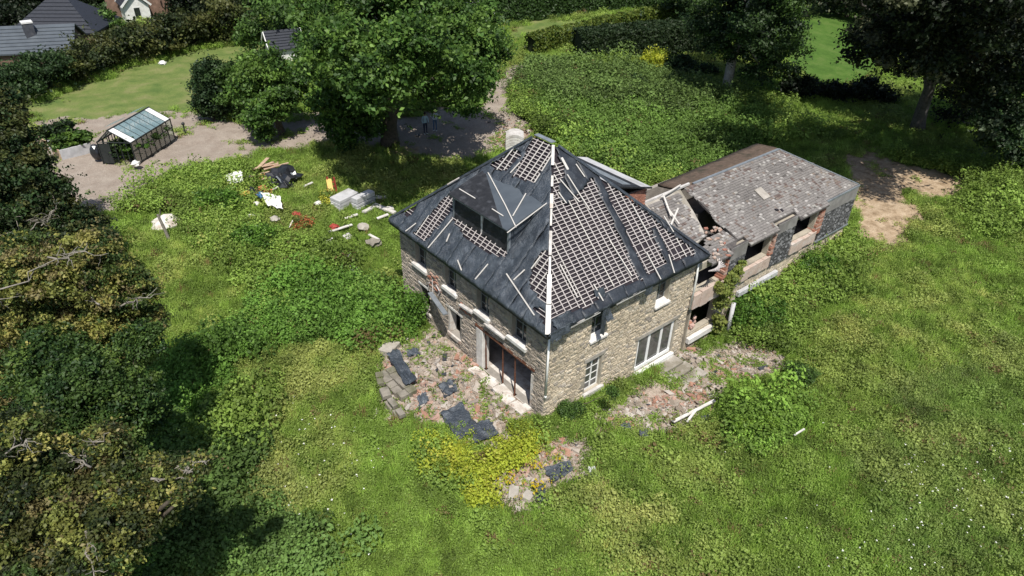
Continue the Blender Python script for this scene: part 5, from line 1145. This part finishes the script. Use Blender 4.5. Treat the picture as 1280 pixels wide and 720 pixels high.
# ---- greenhouse
gh = thing('greenhouse', 'long glass greenhouse with white ridge ends full of plants on the gravel drive', 'greenhouse', G(130, 203))
ga, gb, gc = G(130, 205), G(172, 208), G(222, 177)         # left front, right front, right rear
dW = gb-ga; dL = gc-gb; Wd = np.linalg.norm(dW[:2]); Ln = np.linalg.norm(dL[:2]); ew = sub3(dW[0], dW[1], 0)/Wd; el = sub3(dL[0], dL[1], 0); el -= ew*(el@ew)*.2; el /= np.linalg.norm(el)
zb_ = ga[2]; HW, HRg = 1.8, 2.75
def gp(a, l, z): return ga*sub3(1, 1, 0)+ew*a+el*l+sub3(0, 0, zb_+z)
mid = Wd*.42
def gbar(p, q_, w_=.07, nm='frame_bar', m='dark_metal'): mb = MB(); mb.bar(p, q_, w_, w_, up=(0.3, .2, 1)); return mb.build(nm, m, gh)
nb = 8
for i in range(nb+1):
    l = Ln*i/nb
    for a in (0, Wd): gbar(gp(a, l, 0), gp(a, l, HW))
    if i in (0, nb):
        pass
    gbar(gp(0, l, HW), gp(mid, l, HRg), .05); gbar(gp(mid, l, HRg), gp(Wd, l, HW), .05)
for a, z in ((0, HW), (Wd, HW), (mid, HRg), (0, .05), (Wd, .05), (Wd, 1.1)): gbar(gp(a, -.05, z), gp(a, Ln+.05, z), .10 if z > 2 else .08)
for l in (0, Ln):
    for i in range(1, 6): a = Wd*i/6; zt = HW+(HRg-HW)*(a/mid if a < mid else (Wd-a)/(Wd-mid)); gbar(gp(a, l, 0), gp(a, l, zt), .045)
    gbar(gp(0, l, HW), gp(Wd, l, HW), .06)
for i in range(nb):
    l0, l1 = Ln*i/nb+.04, Ln*(i+1)/nb-.04
    w_ = ('white_plastic' if i in (0, nb-1) else 'glass_hazy')
    mb = MB(); mb.slab([gp(mid+.03, l0, HRg-.02), gp(Wd-.02, l0, HW+.02), gp(Wd-.02, l1, HW+.02), gp(mid+.03, l1, HRg-.02)], (0, 0, 1), .015); mb.build('roof_pane', w_, gh)
    mb = MB(); mb.slab([gp(0.02, l0, HW+.02), gp(mid-.03, l0, HRg-.02), gp(mid-.03, l1, HRg-.02), gp(0.02, l1, HW+.02)], (0, 0, 1), .015); mb.build('roof_pane', 'glass_hazy', gh)
    mb = MB(); mb.slab([gp(Wd, l0, .1), gp(Wd, l1, .1), gp(Wd, l1, HW-.06), gp(Wd, l0, HW-.06)], ew, .012); mb.build('side_pane', 'glass_clear', gh)
for i in (2, 6):
    l0 = Ln*i/nb; mb = MB(); mb.slab([gp(0, l0, HW+.7), gp(mid-.1, l0, HRg+.15), gp(mid-.1, l0+1.1, HRg+.15), gp(0, l0+1.1, HW+.7)], (0, 0, 1), .03); mb.build('roof_vent', 'glass_hazy', gh)
mb = MB(); mb.slab([gp(.1, -.02, .1), gp(Wd*.35, -.02, .1), gp(Wd*.35, -.02, HW-.1), gp(.1, -.02, HW-.1)], el*-1, .03); mb.build('door', 'dark_metal', gh)
def plants(label, pts, r, n, leaf, tones, name='tomato_plants', cat='plants'):
    B_ = pts[0]; root = thing(name, label, cat, (B_[0], B_[1], H(B_[0], B_[1]))); C_, N_, T_ = cloud([(p, r) for p in pts], n, leaf, tones, sub=16)
    link('foliage', quads(C_, N_, leaf*RNG.uniform(.6, 1.2, len(C_)), T_, 'foliage', 'leaf', root), root); mb = MB()
    for p in pts: mb.tube([(p[0], p[1], float(H(p[0], p[1]))-.1), p], .03, 5)
    mb.build('stem', 'bark', root); return root
plants('row of tall green plants inside the greenhouse along the glass', [gp(Wd*.72, l, 1.0) for l in np.arange(.8, Ln-.3, .8)], .75, 8000, .12, BRI+MIDG)
plants('row of dark plants inside the greenhouse on the garden side', [gp(Wd*.25, l, .9) for l in np.arange(.8, Ln-.3, 1.0)], .65, 5000, .12, MIDG+DARK)
# raised beds
def bed(label, p0, p1, wd, tones, pl):
    a_, b_ = G(*p0), G(*p1); d = b_-a_; L_ = np.linalg.norm(d); d /= L_; s_ = sub3(-d[1], d[0], 0); r = thing('raised_bed', label, 'raised bed', a_)
    for sg in (0, 1): mb = MB(); mb.obox((a_+b_)/2+s_*wd*sg+sub3(0, 0, .35), d*L_/2, s_*.05, (0, 0, .45)); mb.build('side_board', 'concrete_pale' if sg == 0 else 'timber', r)
    for sg in (0, 1): mb = MB(); mb.obox((a_ if sg == 0 else b_)+s_*wd/2+sub3(0, 0, .35), s_*wd/2, d*.05, (0, 0, .45)); mb.build('end_board', 'timber', r)
    mb = MB(); mb.obox((a_+b_)/2+s_*wd/2+sub3(0, 0, .3), d*(L_/2-.05), s_*(wd/2-.05), (0, 0, .42)); mb.build('soil', 'deck', r)
    plants(pl, [a_+d*t+s_*wd/2+sub3(0, 0, 1.1) for t in np.arange(.5, L_, .8)], .65, 6000, .13, tones, 'vegetable_plants')
bed('raised bed with pale front board left of the greenhouse', (78, 200), (116, 190), 1.5, BRI+[(.12, .2, .03)], 'bright green vegetables in the bed nearest the greenhouse')
bed('raised bed beyond the first one with dark vegetables', (62, 188), (95, 178), 1.5, BRI+DARK, 'bluish dark vegetables in the far raised bed')
tag(lump('black round bin standing at the greenhouse door', 124, 202, .42, 'black_plastic', 31, 'bin', 'bin', sq=(1, 1, 1.6), amp=.05), None)
lump('white bag on the gravel at the near greenhouse corner', 172, 212, .3, 'white_paint', 33, 'bag', 'bag')
p = G(232, 168); mb = MB(); mb.tube([p, p+sub3(0, 0, .9)], .06, 6); mb.blob((p[0], p[1], p[2]+.95), .16, 3, .1, 1); tag(mb.build('garden_light', 'dark_metal', None, loc=p), 'small dark garden light beside the greenhouse rear corner', 'lamp')
lump('small white bucket lying on the left lawn', 203, 80, .4, 'white_paint', 35, 'bucket', 'bucket', lift=0)
# ---- people
def person(label, u, v, top, pant, hair, face, arms):
    q_ = G(u, v); root = thing('person', label, 'person', q_); hgt = 1.95
    f = sub3(math.cos(face), math.sin(face), 0); s_ = sub3(-f[1], f[0], 0)
    def P(a, b, c): return tuple(q_+s_*a*hgt+f*b*hgt+sub3(0, 0, c*hgt))
    import bmesh
    verts = [P(0, 0, .53), P(0, .005, .62), P(0, 0, .74), P(0, 0, .82), P(0, .01, .87), P(0, .015, .94), P(.055, 0, .50), P(.06, .015, .28), P(.065, 0, .05), P(.065, .07, .015),
             P(-.055, 0, .50), P(-.06, .01, .28), P(-.065, -.005, .05), P(-.065, .065, .015), P(.11, 0, .80), P(-.11, 0, .80)]
    e = [(0, 1), (1, 2), (2, 3), (3, 4), (4, 5), (0, 6), (6, 7), (7, 8), (8, 9), (0, 10), (10, 11), (11, 12), (12, 13), (3, 14), (3, 15)]
    rad = [.085, .075, .088, .06, .034, .058, .052, .036, .026, .024, .052, .036, .026, .024, .036, .036]
    for k, sg in ((14, 1), (15, -1)):
        el_, ha = arms[0 if sg == 1 else 1]; verts += [P(sg*el_[0], el_[1], el_[2]), P(sg*ha[0], ha[1], ha[2])]; i = len(verts)-2; e += [(k, i), (i, i+1)]; rad += [.027, .02]
        for j in range(5):
            hx = sg*ha[0]+(j-2)*.006*1.2; verts.append(P(hx, ha[1]+.03-(.012 if j in (0, 4) else 0), ha[2]-.035+.006*abs(j-2))); e.append((i+1, len(verts)-1)); rad.append(.0055)
    me = bpy.data.meshes.new('body'); o_ = np.array(q_); me.from_pydata(((np.array(verts)-o_)*S).tolist(), e, [])
    o = link('body', me, root); sk = o.modifiers.new('skin', 'SKIN'); 
    for i, r in enumerate(rad): me.skin_vertices[0].data[i].radius = (r*hgt*S, r*hgt*S*(.75 if i in (0, 1, 2, 3) else 1))
    me.skin_vertices[0].data[0].use_root = True; sb = o.modifiers.new('smooth', 'SUBSURF'); sb.levels = 1; sb.render_levels = 2
    me.materials.append(body_mat(top, pant, q_[2], hgt))
    mb = MB(); h0 = P(0, -.008, .955); mb.blob(h0, .062*hgt, 4, .08, 2, sq=(1, 1, 1.05)); mb.build('hair', hair, root, smooth=True)
    for nm, a, b, r, m_ in (('eye', .018, .066, .006, 'hair'), ('eye', -.018, .066, .006, 'hair'), ('nose', 0, .072, .008, 'skin'), ('ear', .055, .012, .011, 'skin'), ('ear', -.055, .012, .011, 'skin')):
        mb = MB(); mb.blob(P(a, b, .937 if nm != 'nose' else .928), r*hgt, 1, .02, 1); mb.build(nm, m_, root)
    for sg in (1, -1):
        mb = MB(); c_ = P(sg*.065, .035, .012); mb.obox(c_, f*.075*hgt, s_*.028*hgt, (0, 0, .018*hgt)); mb.build('shoe', 'white_paint', root, bevel=.02)
    return root
def body_mat(top, pant, z0, hgt):
    m = bpy.data.materials.new('clothed_body'); m.use_nodes = True; N = m.node_tree.nodes; L = m.node_tree.links; tc = N.new('ShaderNodeTexCoord'); sp = N.new('ShaderNodeSeparateXYZ'); L.new(tc.outputs['Object'], sp.inputs[0])
    r = N.new('ShaderNodeValToRGB'); r.color_ramp.interpolation = 'CONSTANT'; mr = N.new('ShaderNodeMath'); mr.operation = 'DIVIDE'; L.new(sp.outputs[2], mr.inputs[0]); mr.inputs[1].default_value = hgt*S; L.new(mr.outputs[0], r.inputs[0])
    els = r.color_ramp.elements; els[0].position = 0; els[0].color = (*pant, 1); els[1].position = .53; els[1].color = (*top, 1); e = els.new(.855); e.color = (.42, .25, .18, 1); L.new(r.outputs[0], N['Principled BSDF'].inputs['Base Color']); N['Principled BSDF'].inputs['Roughness'].default_value = .8; return m
fc = math.atan2(-HV[1], -HV[0])
person('person in a loose pale blue top and dark trousers and long hair under the oak', 532, 167, (.40, .54, .62), (.03, .035, .06), 'hair', fc+.5, (((.15, .0, .66), (.15, .03, .52)), ((.15, .0, .66), (.13, .05, .54))))
person('person with short dark hair, white shirt and blue jeans, elbows out', 544, 163, (.62, .64, .72), (.07, .12, .20), 'hair', fc-.1, (((.20, -.02, .66), (.07, .09, .62)), ((.20, -.02, .66), (.07, .09, .62))))
lump('small black lump on the ground beside the two people', 522, 170, .2, 'black_plastic', 36, 'bag', 'bag', sq=(1, 1, .7), amp=.1, lift=0)  # plain dark lump standing in for an unidentified blob
# ---- far buildings
def gable(label, c_, yaw, L_, Wd_, he, hr, roofm, wallm, name='house', hipped=False, rows=10, chim=None, wins=(), boards=True):
    c_ = sub3(*c_); e = sub3(math.cos(yaw), math.sin(yaw), 0); t = sub3(-e[1], e[0], 0); r = thing(name, label, 'house', c_)
    def Q(a, b, z): return c_+e*a+t*b+sub3(0, 0, z)
    for sg in (-1, 1):
        MB().obox(Q(0, sg*(Wd_/2-.1), he/2), e*L_/2, t*.1, (0, 0, he/2)).build('wall', wallm, r)
        mb = MB(); mb.slab([Q(sg*(L_/2-.02), -Wd_/2+.2, 0), Q(sg*(L_/2-.02), Wd_/2-.2, 0), Q(sg*(L_/2-.02), Wd_/2-.2, he)]+([] if hipped else [Q(sg*(L_/2-.02), 0, hr-.1)])+[Q(sg*(L_/2-.02), -Wd_/2+.2, he)], e*sg*-1, .2); mb.build('wall', wallm, r)
    k = Wd_/2 if hipped else -.25
    for sg in (-1, 1):
        mb = MB(); mb.slab([Q(-L_/2-.3, sg*(Wd_/2+.3), he-.15), Q(L_/2+.3, sg*(Wd_/2+.3), he-.15), Q(L_/2-k, 0, hr), Q(-L_/2+k, 0, hr)], (0, 0, 1), .15); rf_ = mb.build('roof', roofm, r)
        for i in range(1, rows):          # courses
            f = i/rows; a = Q(-L_/2-.3+f*(k+.3), sg*(Wd_/2+.3)*(1-f), he-.15+(hr-he+.15)*f+.17); b = Q(L_/2+.3-f*(k+.3), sg*(Wd_/2+.3)*(1-f), he-.15+(hr-he+.15)*f+.17); mb = MB(); mb.bar(a, b, .12, .035); mb.build('course', roofm, rf_)
        if hipped: mb = MB(); mb.slab([Q(sg*(L_/2+.3), -Wd_/2-.3, he-.15), Q(sg*(L_/2+.3), Wd_/2+.3, he-.15), Q(sg*(L_/2-k), 0, hr)], (0, 0, 1), .15); mb.build('roof', roofm, r)
        elif boards:
            for s2 in (-1, 1): mb = MB(); mb.bar(Q(sg*(L_/2+.32), s2*(Wd_/2+.3), he-.1), Q(sg*(L_/2+.32), 0, hr+.08), .08, .25); mb.build('barge_board', 'white_paint', r)
    if chim: mb = MB(); p = Q(*chim); mb.box(p[0]-.45, p[0]+.45, p[1]-.45, p[1]+.45, p[2]-1.8, p[2]+.8); ch = mb.build('chimney', 'tile_roof', r); MB().box(p[0]-.5, p[0]+.5, p[1]-.5, p[1]+.5, p[2]+.8, p[2]+.95).build('chimney_cap', 'white_paint', ch)
    for (a, b, z, w_, h_, nx_) in wins:
        d = e if nx_ else t; o = t if nx_ else e; sgn = 1 if (b if not nx_ else a) > 0 else -1
        fr = MB().obox(Q(a, b, z), d*.05, o*w_/2, (0, 0, h_/2)).build('window', 'white_paint', r); MB().obox(Q(a, b, z)+d*sgn*.0, d*.058, o*(w_/2-.1), (0, 0, h_/2-.1)).build('pane', 'glass_dark', fr)
    return r
def bp(u, v, z): p = onz(u, v, z); return (p[0], p[1], float(H(p[0], p[1])))
yR = math.atan2(_R[1], _R[0])
gable('long low building with grey roof and a dark chimney in the far left corner', bp(-8, 66, 4), yR+.30, 16, 6, 2.6, 4.4, 'felt_smooth', 'brick_house', rows=8, chim=(4.2, -1.0, 4.2), boards=False)
gable('house with dark hipped slate roof among black trees at the far left', bp(82, 26, 5), yR+.1, 8.5, 7, 2.6, 5.6, 'tile_dark', 'brick_house', hipped=True)
gable('brick house with porch and white barge boards at the top left', bp(178, -8, 4), yR+1.9, 10, 8, 6, 10, 'brick_house', 'brick_house', wins=((5.02, 1.5, 2.5, 1.2, 1.4, True), (5.02, -1.5, 2.5, 1.2, 1.4, True)), rows=12)
gable('small slate roofed porch with white gable below the brick house', bp(172, 25, 2), yR-.95, 3.4, 3.0, 2.2, 3.8, 'tile_dark', 'white_paint', name='porch', wins=((1.66, 0, 1.1, .9, 1.7, True),), rows=7)
gable('small slate roofed garden building left behind the oak', bp(357, 72, 2.5), yR+.5, 3.4, 3.4, 2.0, 3.4, 'tile_dark', 'white_paint', name='garden_house', rows=7, wins=((-1.66, 0, 1.1, 1.0, 1.2, True),))
gable('house with large slate roof half hidden by the oak', bp(545, 45, 4), yR-.35, 11, 9, 3.4, 7.4, 'tile_roof', 'white_paint', rows=12, wins=((2, -4.52, 1.8, 1.2, 1.3, False),))
gable('white gabled cottage end beside the tall hedge', bp(605, 10, 3), yR-.6, 7, 6, 3.4, 6.4, 'tile_roof', 'white_paint', rows=9)
# ---- parked cars glimpsed under the oak
def car(label, u, v, yaw, m):
    c_ = G(u, v); e = sub3(math.cos(yaw), math.sin(yaw), 0); t = sub3(-e[1], e[0], 0); r = thing('parked_car', label, 'car', c_)
    prof = [(-2.3, .35), (-2.35, .75), (-2.1, .98), (-1.3, 1.03), (-.75, 1.5), (.75, 1.52), (1.5, 1.05), (2.2, .92), (2.35, .6), (2.3, .35)]
    P0 = [c_+e*a-t*.9+sub3(0, 0, z) for a, z in prof]; mb = MB(); mb.slab(P0, t, 1.8); mb.build('body', m, r, bevel=.08)
    mb = MB(); mb.slab([c_+e*a-t*.915+sub3(0, 0, z) for a, z in ((-1.1, 1.05), (-.68, 1.42), (.68, 1.44), (1.25, 1.05))], t, 1.83); mb.build('window', 'glass_dark', r)
    for a in (-1.45, 1.45):
        for sg in (-1, 1): p = c_+e*a+t*sg*.82+sub3(0, 0, .33); mb = MB(); mb.tube([p-t*.11, p+t*.11], .33, 12); mb.build('wheel', 'black_plastic', r)
    for sg in (-1, 1):
        mb = MB(); mb.obox(c_+e*2.3+t*sg*.6+sub3(0, 0, .7), e*.04, t*.18, (0, 0, .08)); mb.build('headlight', 'glass_grey', r)
        mb = MB(); mb.obox(c_-e*2.3+t*sg*.6+sub3(0, 0, .72), e*.05, t*.15, (0, 0, .1)); mb.build('tail_light', 'red_plastic', r)
car('white car parked behind the oak next to the slate roofed garden building', 405, 52, yR+.6, 'white_paint'); car('silver car glimpsed through the oak branches', 436, 48, yR+.5, 'concrete_pale')
print('props', time.time()-T0)
